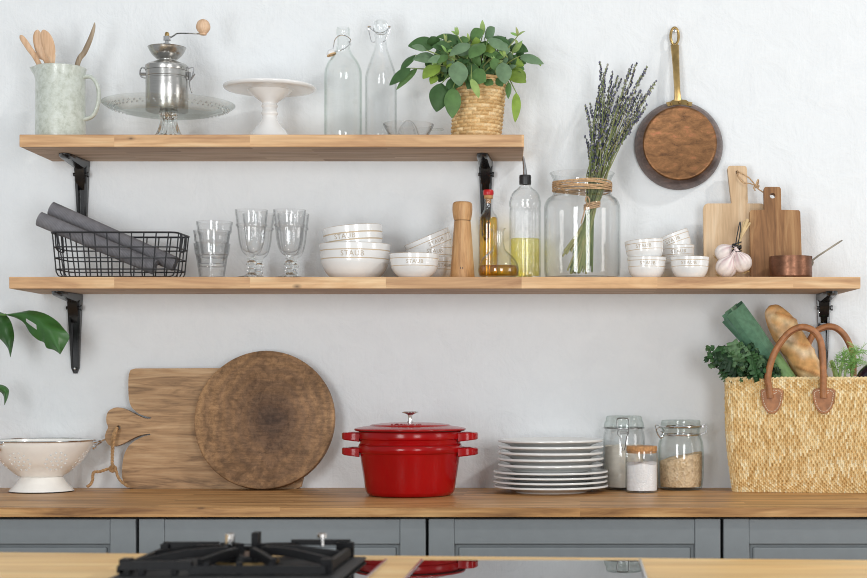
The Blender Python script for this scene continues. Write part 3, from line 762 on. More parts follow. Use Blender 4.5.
for k in range(96):
    bx, by = rg2.uniform(240, 600), rg2.uniform(150, 300); an = rg2.uniform(-.4, 3.5); ln = rg2.uniform(45, 85)
    spec.append((bx, by, bx + ln*cos(an), by - ln*sin(an)*.7 + 10, rg2.uniform(34, 62), rg2.uniform(-.175, -.10), (DK, MD, BL, YG, DK, MD)[k % 6]))
for k in range(10):
    bx, by = rg2.uniform(330, 560), rg2.uniform(285, 325); an = rg2.uniform(.2, 2.9); ln = rg2.uniform(40, 60)
    spec.append((bx, by, bx + ln*cos(an), by - ln*sin(an)*.5, rg2.uniform(30, 50), rg2.uniform(-.18, -.12), (DK, MD, YG)[k % 3]))
hub = [(410,330),(440,330),(470,325),(380,335),(500,325)]
rg = random.Random(3)
for i, (x1, y1, x2, y2, w, d, c) in enumerate(spec):
    k = rg.uniform(.88, 1.12); lv.col = tuple(q_*k for q_ in c[:3]) + (1,)
    a_, e_ = cp(x1, y1, d + rg.uniform(.0, .012)), cp(x2, y2, d - rg.uniform(0, .018))
    nrm = V((rg.uniform(-.45, .45), -1, rg.uniform(.1, .75)))
    wm = w / 4.444 * S(d)
    lv.leaf(a_, e_, wm, nrm, bend=rg.uniform(.06, .16), fold=rg.uniform(.12, .4), nu=12, nv=7, ruf=.012, rk=3)
    hx, hy = hub[i % 5]; h0 = V((sh*ht*.83 + (hx-440)*.0003, rg.uniform(-.02, .02), ht*.83 + .003))
    m_ = h0.lerp(a_, .55) + V((0, 0, .014 + .1*max(0, a_.z < ht) * .3))
    if a_.z < ht + .01: m_.z = ht + .028
    st.col = tuple(q_*rg.uniform(.85, 1.1) for q_ in srgb(138,156,92)[:3]) + (1,)
    st.tube(cat([tuple(h0), tuple(m_), tuple(a_)], 5), [.0017]*6 + [.0014]*4 + [.0011], 6)
for k in range(16):                                          # small young leaves at the stem tips
    px, py = rg.uniform(250, 620), rg.uniform(110, 260); d = rg.uniform(-.2, -.11); a_ = cp(px, py, d)
    for m in range(3):
        lv.col = tuple(q_*rg.uniform(.9, 1.2) for q_ in LT[:3]) + (1,)
        an = rg.uniform(.2, 2.9); lv.leaf(a_, a_ + V((cos(an)*.02, rg.uniform(-.012, .008), sin(an)*.02)), .007, (rg.uniform(-.5,.5), -1, .5), nu=7, nv=5)
    h0 = V((sh*ht*.83 + rg.uniform(-.02, .02), rg.uniform(-.02, .02), ht*.83 + .003)); st.col = srgb(148,164,100)
    st.tube(cat([tuple(h0), tuple(h0.lerp(a_, .5) + V((0, 0, .012))), tuple(a_)], 5), .0013, 6)
lv.obj('leaves', M['leaf'], t, recalc=False, sharp=0); st.obj('stems', M['leaf'], t)

# ------------------------------------------------------------------ hanging pan
u = S(-.02); xw = X(679, -.02)
t = thing('frying_pan', 'worn copper frying pan hanging on the wall by its brass handle', 'pan', (xw, -.0065, Z(145.2, -.02)))
RX = Matrix.Rotation(pi/2, 4, 'X')      # lathe axis z -> -y (towards the room)
b = B(); b.lathe([(.1065, .0005), (.1075, .002)] + cat([(.107, .005), (.1035, .018), (.098, .032), (.0925, .041), (.0895, .0455)], 4), 80, M=RX)
b.lathe([(.1065, .0005), (.1045, .002), (.100, .018), (.094, .033), (.088, .042), (0, .0425)], 80, M=RX)
b.obj('pan_side', M['tin'], t, label='dull dark copper side')
b = B(); b.lathe([(.0897, .0445), (.0893, .0460), (.087, .0478), (.0845, .0482), (.082, .0478), (0, .0478)], 80, M=RX); b.obj('pan_base', M['copper'], t, label='bright worn copper base')
hz = lambda py: Z(py, -.03) - Z(145.2, -.02); hx = lambda px: X(px, -.03) - xw
b = B(); rings = []
for px, py, hw, yy, th in [(677.8, 105, 4.6, -.024, .004), (677.6, 98, 3.6, -.026, .0045), (677.2, 90, 3.1, -.027, .0045), (676.3, 70, 3.4, -.024, .004), (675.6, 55, 3.8, -.018, .0036), (675.1, 44, 4.4, -.013, .0032)]:
    cx_, cz_, w_ = hx(px), hz(py), hw * S(-.03)
    rings.append([(cx_-w_, yy+th*.3, cz_), (cx_-w_*.8, yy-th, cz_), (cx_, yy-th*1.25, cz_), (cx_+w_*.8, yy-th, cz_), (cx_+w_, yy+th*.3, cz_), (cx_, yy+th, cz_)])
b.loft(rings)
lp = [(hx(674.9 + 4.0*cos(a)), -.0115 + .001*sin(a), hz(35.2 - 8.6*sin(a))) for a in [2*pi*k/36 for k in range(36)]]
b.tube(lp, .0034, 10, loop=True); hd = b.obj('handle', M['brass'], t, label='long flat brass handle with hanging loop')
b = B(); rings = []
for k in range(13):
    a = R(90 + 17.5 * (k/12*2 - 1)) ; rr = .1000
    w_ = .0085 if 2 < k < 10 else .006
    rings.append([(cos(a)*(rr-w_), -.0315, sin(a)*(rr-w_) ), (cos(a)*(rr-w_), -.040, sin(a)*(rr-w_)), (cos(a)*(rr+w_), -.028, sin(a)*(rr+w_)), (cos(a)*(rr+w_), -.018, sin(a)*(rr+w_))])
b.loft(rings)
br = b.obj('handle_bracket', M['brass'], t)
for k in (-10, 0, 10):
    a = R(90 + k*1.2); b = B(); b.lathe([(0, 0), (.0032, 0), (.0025, .002), (0, .0027)], 12, M=Matrix.Rotation(R(50), 4, 'X')); b.obj('rivet', M['brass'], br, (cos(a)*.1, -.0345, sin(a)*.1))
b = B(); b.tube([(0, -.0003, 0), (0, -.016, .001)], .0022, 8); b.lathe([(0, -.001), (.0045, -.001), (.0045, .001), (0, .002)], 12, c=(0, -.017, .001), M=RX)
tag(b.obj('nail', M['chrome'], None, (X(674.9, -.01), 0, Z(31.2, -.01) + .0006)), 'small steel nail in the wall carrying the copper pan', 'nail')
# ------------------------------------------------------------------ lower shelf
zb = ZL + EPS
# wire basket with two rolled cloths
yf, ybk = -.222, -.088
xa, xb_ = X(49.5, yf), X(176.5, yf); zt = Z(232.3, yf)
cx_ = (xa + xb_) / 2; cy_ = (yf + ybk) / 2; hw, hd_, H = (xb_-xa)/2, (ybk-yf)/2, zt - zb
t = thing('wire_basket', 'black wire basket holding two rolled grey cloths on the lower shelf', 'basket', (cx_, cy_, zb))
def rr(hx, hy, z, r=.018, n=5):
    o = []
    for sx, sy, a0 in ((1,1,0), (-1,1,90), (-1,-1,180), (1,-1,270)):
        for k in range(n + 1):
            a = R(a0 + 90*k/n); o.append((sx*(hx-r) + r*cos(a), sy*(hy-r) + r*sin(a), z))
    return o
wr = .0016
b = B(); b.tube(rr(hw, hd_, H), .0022, 8, loop=True); b.obj('rim_wire', M['wire'], t)
b = B(); kx, ky = hw - .013, hd_ - .012
ins = lambda z: (1 - z/H)
def sz(z): q = ins(z); return hw - .011*q - (.006 if z < .008 else 0), hd_ - .010*q - (.006 if z < .008 else 0)
for z in (H*.68, H*.44, H*.19): 
    a_, c_ = sz(z); b.tube(rr(a_, c_, z), wr, 6, loop=True)
a_, c_ = sz(.0015); b.tube(rr(a_, c_, .0016), wr, 6, loop=True)
b.obj('wire_hoops', M['wire'], t)
b = B()
n = 10
for k in range(n):
    x = (-1 + 2*k/(n-1)) * (hw - .018); xl = x * (hw-.03)/(hw-.018)
    pts = [(x, -hd_, H), (xl, -hd_ + .008, .014), (xl, -hd_ + .012, .004), (xl, -hd_ + .022, .0022), (xl, hd_ - .022, .0022), (xl, hd_ - .012, .004), (xl, hd_ - .008, .014), (x, hd_, H)]
    b.tube(pts, wr, 6)
for k in range(4):
    y_ = (-1 + 2*k/3) * (hd_ - .02)
    b.tube([(-hw, y_, H), (-hw + .009, y_, .014), (-hw + .014, y_, .005), (-hw + .024, y_, .003), (hw - .024, y_, .003), (hw - .014, y_, .005), (hw - .009, y_, .014), (hw, y_, H)], wr, 6)
b.obj('wire_bars', M['wire'], t)
for sx in (-1, 1):
    b = B(); e = .026
    q = [(sx*(hw), -e, H), (sx*(hw-.002), -e, H*.72), (sx*(hw-.005), -e+.008, H*.62), (sx*(hw-.005), e-.008, H*.62), (sx*(hw-.002), e, H*.72), (sx*hw, e, H)]
    b.tube(cat(q, 4), .0018, 6); b.obj('handle_loop', M['wire'], t)
def roll(label, p0, p1, rad, yy, seed):
    a_, e_ = V(at(*p0, yy)), V(at(*p1, yy)); d = e_ - a_; L = d.length
    b = B(); sp = []; turns = 5; n = 120
    for k in range(n + 1):
        q = k/n; th = 2*pi*turns*q; sp.append((th, .004 + (rad - .004)*q))
    out = [(r*cos(th), r*sin(th)) for th, r in sp]; inn = [((r-.0019)*cos(th), (r-.0019)*sin(th)) for th, r in sp][::-1]
    poly = out + inn; rings = []
    for k in range(7):
        z = L*k/6; rings.append([(x + .0006*sin(seed + 3*k), y_, z) for x, y_ in poly])
    b.loft(rings, cap=False)
    ve = list(b.bm.verts); m = len(poly)
    for base in (0, 6*m):
        for k in range(n):
            b.f([ve[base+k], ve[base+k+1], ve[base+m-2-k], ve[base+m-1-k]])
    o = b.obj('rolled_cloth', M['cloth'], None, a_)
    o.rotation_euler = d.to_track_quat('Z', 'Y').to_euler(); return tag(o, label, 'cloth', 'rolled grey cloths in the wire basket')
roll('upper one of two rolled grey ribbed cloths leaning in the wire basket', (51.3, 208.6), (175.5, 264.0), .0192, -.134, 1)
roll('lower front one of two rolled grey ribbed cloths leaning in the wire basket', (39.5, 218.6), (155, 267.2), .0186, -.178, 2)

# tumblers, three nested
def tumbler_prof():
    h = .0845; o = cat([(.0275, 0), (.0292, .002), (.0312, .016), (.0345, .038), (.0372, .056), (.0392, .060), (.0405, .072), (.0425, h)], 3)
    return o
o = tumbler_prof(); gl = shell(o, .0022, .008)
def facet(n_, z0, z1, k): return lambda th, i, r, z: r * (1 - (k * abs(sin(n_*th/2)) if z0 < z < z1 else 0))
y = -.13
b = B(); b.lathe(gl, 54, mod=facet(9, .006, .057, .07)); m0 = b.mesh('tumbler', 50)
for px, dz, dx, dy, lab in ((212, 0, 0, 0, 'bottom clear faceted tumbler of the nested three beside the wire basket'), (211.6, .0305, 0, 0, 'middle clear faceted tumbler of the nested three beside the wire basket'), (214.4, .0515, .0, .001, 'topmost clear faceted tumbler of the nested three beside the wire basket')):
    if dz == 0: ob = link('tumbler', m0, M['rglass'], None, (on(y, px), y, zb))
    else: ob = bpy.data.objects.new('tumbler', m0); COL.objects.link(ob); ob.location = (on(y, px), y + dy, zb + dz)
    tag(ob, lab, 'glass', 'nested clear tumblers')
# goblets
y = -.17; h = Z(210.6, y) - zb
P = lambda r, py: (r * S(y), Z(py, y) - zb)
gp = [(0, 0), (.0365, 0), (.037, .0015), (.033, .004), (.018, .0075), (.0095, .012), (.0078, .015), (.0105, .019), (.0078, .0235), (.0098, .0285), (.0128, .034), (.0098, .0395), (.0078, .043), (.0092, .047), (.0078, .050)]
gp = cat(gp, 3)
bowl = cat([(.0078, .050), (.012, .054), (.0195, .060), (.0245, .069), (.0285, .082), (.0312, .098), (.0325, .112), (.0335, .120), (.0362, .1245), (.0340, .128), (.0352, .138), (.0378, h)], 3)
innr = [(r - .0021, z) for r, z in bowl if z > .066][::-1]
full = gp + bowl[1:] + [(.0372, h + .001)] + innr + [(.012, .062), (0, .060)]
def gmod(th, i, r, z): return r * (1 - (.075 * abs(sin(5*th)) if .054 < z < .121 else 0))
b = B(); b.lathe(full, 60, mod=gmod); m0 = b.mesh('goblet', 50)
for k, (px, yy, lab) in enumerate(((251.5, -.175, 'front goblet of clear fluted glass, the left of the two nearest'), (258.6, -.085, 'clear fluted goblet standing half hidden behind the left front goblet'), (289.6, -.175, 'front goblet of clear fluted glass, nearest the big white bowls'), (293.2, -.085, 'clear fluted goblet standing directly behind the goblet by the white bowls'))):
    ob = bpy.data.objects.new('goblet', m0); COL.objects.link(ob)
    if k == 0:
        m0.materials.append(M['rglass']); m0.materials.append(M['tglass'])
        for pl in m0.polygons: pl.material_index = 1 if pl.center.z < .0535 else 0
    ob.location = (X(px, yy), yy, zb); ob.rotation_euler = (0, 0, k*.4); tag(ob, lab, 'glass', 'clear stemmed goblets')

# white bowls with raised lettering
BM = [M['white'], M['rimtan']]
def bowl_prof(R_, h, rb, deep=.5):
    """outer profile with two grooved tan lines; returns list for lathe and plain outer for text"""
    o = cat([(rb, 0), (rb + R_*.04, h*.03), (rb + (R_-rb)*.55, h*.22), (rb + (R_-rb)*.83, h*.45), (R_*.965, h*.66), (R_*.985, h*.82), (R_, h)], 5)
    return o
def make_bowl(name, label, R_, h, rb, group, ts, txt='STAUB', ang=0, fl=.58, lines=(.64, .87), tz=.755, th=.0042, rim_tan=True):
    t = thing(name, label, 'bowl', group=group)
    o = bowl_prof(R_, h, rb); pr = [(0, 0, 0)]
    for (r, z), (r2, z2) in zip(o, o[1:] + [o[-1]]):
        pr.append((r, z, 0))
    out = []
    lz = [h*q for q in lines]; w = h*.0145
    zs = sorted([z for _, z in o] + [l_ + d for l_ in lz for d in (-w, -w*.6, w*.6, w)])
    for z in zs:
        r = rad_at(o, z); inl = [l_ for l_ in lz if abs(z - l_) <= w*1.01]
        m = 0
        if inl and abs(z - inl[0]) < w*.7: r -= .0005
        if inl and z < inl[0] + w*.99: m = 1
        out.append((r, z, m))
    out[-1] = (out[-1][0], out[-1][1], 1 if rim_tan else 0)
    inner = [(r - th, z, 0) for r, z in o if z > h*.12][::-1]
    inner[0] = (inner[0][0], inner[0][1], 0)
    full = [(0, 0, 0)] + out + [(R_ - th*.4, h + th*.22, 0)] + inner + [(rb*.8, h*.075, 0), (0, h*.07, 0)]
    b = B(); b.lathe(full, 72)
    b.obj('bowl_body', BM, t)
    text_round(txt, ts*1.1, .0006, o, h*tz, ang, M['letter'], t)
    return t
y = -.138
big = make_bowl('serving_bowl', 'largest white bowl with raised lettering, bottom of the pair right of the goblets', .0835, .0815, .052, 'white lettered serving bowls', .0155, ang=.06, lines=(.57, .81), tz=.69)
big.location = (on(y, 355), y, zb)
mid = make_bowl('serving_bowl', 'medium white bowl sitting tilted inside the largest white bowl', .0705, .100, .040, 'white lettered serving bowls', .0145, ang=-.16, lines=(.67, .835), tz=.755)
mid.location = (on(y, 355.2) + .0025, y, zb + .0225); mid.rotation_euler = (0, R(-5.5), 0)
y = -.198
sm = make_bowl('cereal_bowl', 'small white lettered bowl standing in front of the leaning stack beside the wooden mill', .0572, .0545, .034, 'small white lettered bowls', .0112, ang=.12, lines=(.485, .805), tz=.645)
sm.location = (on(y, 414.3), y, zb)
y = -.078; xs = on(y, 430.5)
s1 = dup(sm, 'small white lettered bowl at the bottom of the leaning stack beside the wooden mill', (xs, y, zb), (0, 0, R(38)))
s2 = dup(sm, 'small white lettered bowl in the middle of the leaning stack beside the wooden mill', (xs - .001, y, zb + .0325), (0, R(-2.5), R(12)))
s3 = dup(sm, 'small white lettered bowl tipped on top of the leaning stack beside the wooden mill', (xs + .012, y, zb + .0555), (0, R(-24), R(16)))
# ramekins
y = -.19
rk = make_bowl('ramekin', 'white lettered ramekin at the bottom of the front left pair beside the glass jar', .0450, .0475, .031, 'white lettered ramekins', .0102, ang=.02, lines=(.54, .84), tz=.69)
rk.location = (on(y, 646.6), y, zb)
dup(rk, 'white lettered ramekin on top of the front left pair beside the glass jar', (on(y, 645.6), y, zb + .0395), (0, R(-5), R(-6)))
dup(rk, 'single white lettered ramekin in front, beside the garlic', (on(-.2, 689.8), -.2, zb), (0, 0, R(-8)))
y = -.088; xs = on(y, 676.3)
dup(rk, 'white lettered ramekin at the bottom of the rear stack, behind the single one', (xs + .001, y, zb), (0, 0, R(30)))
dup(rk, 'white lettered ramekin in the middle of the rear stack, behind the single one', (xs + .001, y, zb + .0350), (0, R(-3), R(4)))
dup(rk, 'white lettered ramekin tipped on top of the rear ramekin stack', (xs + .0035, y, zb + .0635), (0, R(-22), R(-4)))

# pepper mill
y = -.17; q = lambda r, py: (r*S(y), Z(py, y) - zb)
t = thing('pepper_mill', 'oak pepper mill standing left of the red-capped oil bottle', 'mill', (on(y, 462.4), y, zb))
b = B(); b.lathe([(0, 0)] + cat([(.0278, 0), (.0285, .002), q(11.6, 268), q(10.4, 250), q(9.2, 234), q(8.5, 224)], 4) + [q(8.2, 221), (0, q(0, 221)[1])], 40); mb = b.obj('body', M['mill'], t)
b = B(); b.lathe([(0, q(0, 220.4)[1]), q(8.4, 220.4)] + cat([q(9, 218), q(9.9, 212), q(10, 207), q(9.4, 203.5), q(7.6, 202)], 4) + [(0, q(0, 201.7)[1])], 40); b.obj('head', M['mill'], t)
b = B(); zz = q(0, 268.8)[1]; r_ = rad_at([(.0285, .002), q(11.6, 268), q(10.4, 250)], zz) + .0003
for dz, ww in ((.0036, .0030), (.0012, .0012), (-.0012, .0012), (-.0036, .0030)):
    for s1_ in (-1, 1):
        b.loft([[((s1_*(.0031-ww)) if ww < .002 else -.0031, -r_, zz+dz-.0011), (s1_*.0031, -r_, zz+dz-.0011), (s1_*.0031, -r_, zz+dz+.0011), ((s1_*(.0031-ww)) if ww < .002 else -.0031, -r_, zz+dz+.0011)],
                [((s1_*(.0031-ww)) if ww < .002 else -.0031, -r_+.003, zz+dz-.0011), (s1_*.0031, -r_+.003, zz+dz-.0011), (s1_*.0031, -r_+.003, zz+dz+.0011), ((s1_*(.0031-ww)) if ww < .002 else -.0031, -r_+.003, zz+dz+.0011)]])
        if ww > .002: break
b.obj('square_mark', M['blackplastic'], mb, label='small dark square mark near the foot')

def liquid(b, outer, t, tb, top, g=.0006, seg=48, mod=None):
    pr = [(0, tb + g)] + [(max(r - t - g, .001), z) for r, z in outer if tb + g*2 < z < top] 
    pr += [(rad_at(outer, top) - t - g, top), (0, top)]
    b.lathe(pr, seg, mod=mod)
# red-capped bottle
y = -.10; q = lambda r, py: (r*S(y), Z(py, y) - zb)
t = thing('oil_bottle', 'slim bottle of golden oil with a red cap, beside the pepper mill', 'bottle', (on(y, 488.4), y, zb), group='oil bottles')
o = cat([(.0225, 0), (.0235, .003), q(10.0, 260), q(10.0, 240), q(9.9, 222), q(8.4, 216), q(5.6, 212.5), q(4.1, 208), q(3.9, 203), q(3.9, 199)], 4)
b = B(); b.lathe(shell(o, .0018, .005), 40); b.obj('glass_body', M['glass'], t)
b = B(); liquid(b, o, .0018, .005, q(0, 217.5)[1]); b.obj('oil', M['oil1'], t, label='golden oil')
b = B(); b.lathe([(0, q(0, 203)[1]), q(2.6, 203), q(2.6, 199), q(4.4, 198.8), q(4.4, 195.4), (0, q(0, 195.4)[1])], 24); b.obj('cork_stopper', M['cork'], t)
b = B(); b.lathe([(0, q(0, 195.3)[1]), q(4.9, 195.3), q(5.3, 194), q(5.3, 191.5), q(4.7, 190), (0, q(0, 189.9)[1])], 28); b.obj('cap', M['redcap'], t, label='red cap')
# tall bottle with pourer
y = -.12; q = lambda r, py: (r*S(y), Z(py, y) - zb)
t = thing('oil_bottle', 'tall ribbed clear bottle of pale yellow oil with a steel pourer', 'bottle', (on(y, 525.2), y, zb), group='oil bottles')
o = cat([(.034, 0), (.0365, .004), q(15.5, 262), q(15.5, 240), q(15.5, 215), q(15.2, 208.2), q(15.9, 206.6), q(15.9, 201.6), q(15.2, 200), q(14.4, 196), q(11.5, 191.5), q(7.2, 188), q(5.3, 185), q(5.2, 180), q(5.3, 177)], 4)
zr1 = q(0, 209)[1]
rib = lambda th, i, r, z: r * (1 + (.028*cos(22*th) if .02 < z < zr1 else 0))
b = B(); b.lathe(shell(o, .0022, .006), 132, mod=rib); b.obj('glass_body', M['glass'], t)
b = B(); liquid(b, o, .0026, .006, q(0, 239)[1], seg=66); b.obj('oil', M['oil3'], t, label='pale yellow oil')
b = B(); b.lathe([(0, q(0, 183)[1]), q(3.6, 183), q(3.6, 184.6), q(5.9, 184.6), q(6.1, 182), q(5.9, 179.5), q(6.1, 177.5), q(5.7, 175.2), q(3, 174.8), (0, q(0, 174.8)[1])], 28); b.obj('pourer_collar', M['blackplastic'], t)
b = B(); b.tube(cat([(0, 0, q(0, 175)[1]), (-.001, 0, q(0, 169)[1]), (-.003, 0, q(0, 162)[1]), (-.0048, 0, q(0, 156.5)[1])], 4), [.0056 - .0032*k/12 for k in range(13)], 14); b.obj('pouring_spout', M['chrome'], t, label='tapered steel spout')
# cruet
y = -.196; q = lambda r, py: (r*S(y), Z(py, y) - zb)
t = thing('oil_cruet', 'small round-bellied glass cruet with a loop handle and a little amber oil', 'cruet', (on(y, 498.6), y, zb), group='oil bottles')
o = cat([(.036, 0), q(19.3, 275), q(20.4, 270.5), q(19.2, 264), q(15.5, 257.5), q(10.5, 253), q(7.0, 249.5), q(5.6, 244), q(5.4, 238), q(5.4, 232.5), q(6.2, 229.8), q(7.2, 228.4)], 4)
b = B(); b.lathe(shell(o, .0016, .004), 48, mod=lambda th, i, r, z: r + (.004*max(0, cos(th - pi))**3 if z > q(0, 231)[1] else 0)); b.obj('glass_body', M['glass'], t)
b = B(); liquid(b, o, .0016, .004, q(0, 266)[1]); b.obj('oil', M['oil2'], t, label='amber oil')
L = lambda px, py: (X(px, y) - on(y, 498.6), 0, Z(py, y) - zb)
b = B(); b.tube(cat([L(504, 242), L(507, 239.6), L(512, 239), L(516.6, 242), L(517.6, 247), L(515, 251.6), L(510, 254.6), L(507.6, 256.4)], 4), .0026, 10); b.obj('loop_handle', M['glass'], t)

# big jar with lavender
y = -.128; q = lambda r, py: (r*S(y), Z(py, y) - zb); xj = on(y, 582.2)
t = thing('glass_jar', 'big clear glass jar with twine round its neck, holding the lavender', 'jar', (xj, y, zb))
o = cat([(.080, 0), (.0865, .003), q(38.2, 268), q(38.2, 240), q(38.2, 212), q(37.4, 204.5), q(34.5, 199), q(30.2, 196), q(28.8, 192), q(28.6, 186), q(29.0, 180.5), q(31.0, 176), q(32.6, 173.4)], 4)
b = B(); b.lathe(shell(o, .0028, .006), 80); b.obj('glass_body', M['glass'], t)
b = B(); rg = random.Random(5)
for k in range(7):
    zz = q(0, 182.6 + 1.45*k)[1]; r0 = rad_at(o, zz) + .0016
    n_ = 60; a0, a1 = rg.uniform(0, 6), rg.uniform(0, 6)
    b.tube([((r0 + .0008*(k % 2))*cos(2*pi*i/n_), (r0 + .0008*(k % 2))*sin(2*pi*i/n_), zz + .0014*sin(2*pi*i/n_*2 + a0) + .001*sin(2*pi*i/n_*3 + a1)) for i in range(n_)], .0017, 6, loop=True)
b.obj('twine_wrap', M['twine'], t, label='brown twine wound round the neck')
yl = -.128
t = thing('lavender_bunch', 'bunch of dried lavender tied with twine, standing in the big glass jar', 'lavender', at(592, 206, yl)); OL = V(at(592, 206, yl))
rg = random.Random(11)
heads = [(600,62),(603,75),(608,66),(612,72),(617,78),(622,80),(628,70),(631,66),(637,65),(643,70),(646,67),(657,81),(650,88),(640,90),(633,84),(624,88),(614,88),(606,84),(598,88),(595,98),(590,104),(585,107),(589,116),(594,112),(600,100),(606,98),(612,100),(618,96),(626,98),(634,98),(641,96),(646,98),(648,104),(643,110),(638,112),(632,108),(622,106),(616,108),(608,112),(602,116),(596,124),(590,130),(586,136),(592,140),(600,132),(610,124),(620,118),(628,120),(636,118),(642,116),(630,132),(620,132),(612,138),(604,144),(596,150),(588,148),(604,156),(614,150),(622,144)]
STC = [srgb(122,134,86), srgb(142,148,98), srgb(104,118,74), srgb(158,156,108)]
LVC = [srgb(110,108,134), srgb(92,92,118), srgb(138,136,152), srgb(74,76,96), srgb(140,146,112), srgb(168,166,150)]
for i, (hx_, hy_) in enumerate(heads):
    hx_ += rg.uniform(-2, 2); hy_ += rg.uniform(-2, 2)
    a = rg.uniform(0, 2*pi); rd = sqrt(rg.random())
    tx, ty = 5.5*rd*cos(a), .0125*rd*sin(a)
    bx = 578 + (hx_ - 618) * -.12 + rg.uniform(-10, 11); by = rg.uniform(265, 274.5)
    if rg.random() < .16: bx, by = rg.uniform(562, 574), rg.uniform(250, 268)
    dy = ty * 1.5
    p0 = V(at(bx, by, yl - ty*.9)); p1 = V(at(592 + tx, 206 + rg.uniform(-2, 2), yl + ty))
    fx = 597 + tx*1.5 + (hx_ - 617)*.18; p2 = V(at(fx, 176, yl + dy)); p4 = V(at(hx_, hy_, yl + .02 + ty*3.4 + rg.uniform(-.01, .01)))
    mx = fx + (hx_ - fx)*.5 + rg.uniform(-2, 2) + (2 if hx_ < 605 else -1.5); p3 = V(at(mx, 176 + (hy_ - 176)*.55, yl + .005 + ty*2.4))
    pts = [V(c_) for c_ in cat([tuple(p - OL) for p in (p0, p1, p2, p3, p4)], 7)]
    b = B(); b.col = STC[rg.randrange(4)]; n_ = len(pts); b.tube(pts, [.0024 - .0016*min(1, k/n_*1.15) for k in range(n_)], 5)
    s_ = b.obj('lavender_sprig', M['lav'], t)
    b = B(); tot = rg.uniform(.085, .13); acc = 0; k = n_ - 1
    # whorls of buds down from the tip
    seq = []; 
    while k > 0 and acc < tot:
        seg_ = (pts[k-1] - pts[k]).length; m = max(1, int(seg_/.0042))
        for j in range(m): seq.append((pts[k].lerp(pts[k-1], j/m), acc + seg_*j/m))
        acc += seg_; k -= 1
    for c_, ac in seq:
        if ac > .035 and len(b.bm.verts) > 60 and rg.random() < .25 + ac*2.2: continue
        for j in range(3):
            a = rg.uniform(0, 2*pi); w = .0016 + .0014*min(1, ac/.02)
            o_ = V((cos(a)*w, sin(a)*w, rg.uniform(-.001, .001)))
            b.col = LVC[rg.randrange(6)]; sc_ = rg.uniform(.0018, .0030)
            b.lathe([(0, -sc_*1.3), (sc_*.8, 0), (0, sc_*1.5)], 5, c=c_ + o_)
    b.obj('flower_head', M['lav'], s_, sharp=0)
b = B()
for k in range(4):
    zz = (k - 1.5)*.0032
    b.tube([(.0185*cos(2*pi*i/24), .0185*sin(2*pi*i/24)*.95, zz + .0016*sin(2*pi*i/24 + k)+ .004*cos(2*pi*i/24)) for i in range(24)], .0019, 6, loop=True)
b.tube(cat([(-.008, -.019, 0), (-.015, -.024, .010), (-.012, -.026, .020), (-.006, -.022, .012), (-.008, -.02, 0)], 4), .0018, 6)
b.tube(cat([(-.010, -.02, -.001), (-.017, -.026, -.010), (-.020, -.027, -.024), (-.026, -.025, -.044)], 4), .0017, 6)
b.obj('twine_tie', M['twine'], t, label='twine knotted round the stems')

# cutting boards on the shelf
y0, tilt = -.075, R(8)
t = thing('cutting_board', 'pale wooden cutting board with a long tapered handle, leaning behind the garlic', 'cutting board', (on(y0, 735), y0, zb), (-tilt, 0, 0), 'cutting boards on the lower shelf')
u = S(-.055); lx = lambda px: (px - 735)*u; lz = lambda py: (Z(py, -.05) - zb)/cos(tilt)
def rc(cx, cz, r, a0, a1, n=5): return [(cx + r*cos(R(a0 + (a1-a0)*k/n)), cz + r*sin(R(a0 + (a1-a0)*k/n))) for k in range(n+1)]
xL, xR, zT = lx(704), lx(766), lz(204.3)
ol = [(xL, 0.0), (xR, 0.0)] + rc(xR-.012, zT-.012, .012, 0, 90) + [(lx(748), zT), (lx(748.6), zT+.004)] + [(lx(748.2), lz(172))] + rc(lx(748)-.007, lz(166)-.007, .007, 0, 90) + rc(lx(728.7)+.007, lz(166)-.007, .007, 90, 180) + [(lx(731.6), lz(198)), (lx(732.4), zT+.003), (lx(731), zT)] + rc(xL+.012, zT-.012, .012, 90, 180)
def holed(b, outline, hc, hr, yF, yB, bev=.002):
    """board outline with a round hole: the outline bridged to a hole ring"""
    from mathutils.geometry import delaunay_2d_cdt
    n = len(outline); hn = 16
    hp = [(hc[0] + hr*cos(2*pi*k/hn), hc[1] + hr*sin(2*pi*k/hn)) for k in range(hn)]
    pts = [V(p) .to_2d() for p in outline] + [V(p).to_2d() for p in hp]
    edges = [(k, (k+1) % n) for k in range(n)] + [(n+k, n+(k+1) % hn) for k in range(hn)]
    vs, es, fs, ov, oe, of = delaunay_2d_cdt(pts, edges, [list(range(n)), list(range(n, n+hn))[::-1]], 1, 1e-7)
    inside = [f for f in fs if math.hypot(sum(vs[i][0] for i in f)/3 - hc[0], sum(vs[i][1] for i in f)/3 - hc[1]) > hr*.98 or False]
    fr = [b.v((p[0], yF, p[1])) for p in vs]; bk = [b.v((p[0], yB, p[1])) for p in vs]
    for f in inside:
        b.f([fr[i] for i in f]); b.f([bk[i] for i in f][::-1])
    for a_, e_ in [(k, (k+1) % n) for k in range(n)] + [(n+k, n+(k+1) % hn) for k in range(hn)]:
        b.f([fr[a_], fr[e_], bk[e_], bk[a_]])
b = B(); hc = (lx(738.4), lz(172.5)); holed(b, [(p[0], p[1]) for p in ol], hc, .0042, -.009, .009); b.obj('board', M['lightboard'], t, sharp=30)
L = lambda px, py, dy: (lx(px), dy, lz(py))
b = B(); b.tube(cat([L(738.4, 172.5, .012), L(738.4, 172.5, -.012), L(743, 175, -.017), L(749, 179, -.020), L(754, 185, -.022), L(757, 190, -.024), L(763, 193, -.014), L(768, 196, -.008)], 5), .0016, 6)
b.tube(cat([L(738.4, 172.8, -.010), L(739.5, 178, -.014), L(744, 183.5, -.014), L(750.5, 185, -.018), L(756, 188, -.024)], 5), .0014, 6)
b.tube(cat([L(755.5, 190.5, -.026), L(756.5, 186, -.031), L(758.5, 182, -.026), L(758, 187, -.021), L(754, 189.5, -.026), L(755, 193.5, -.03)], 5), .0018, 6)
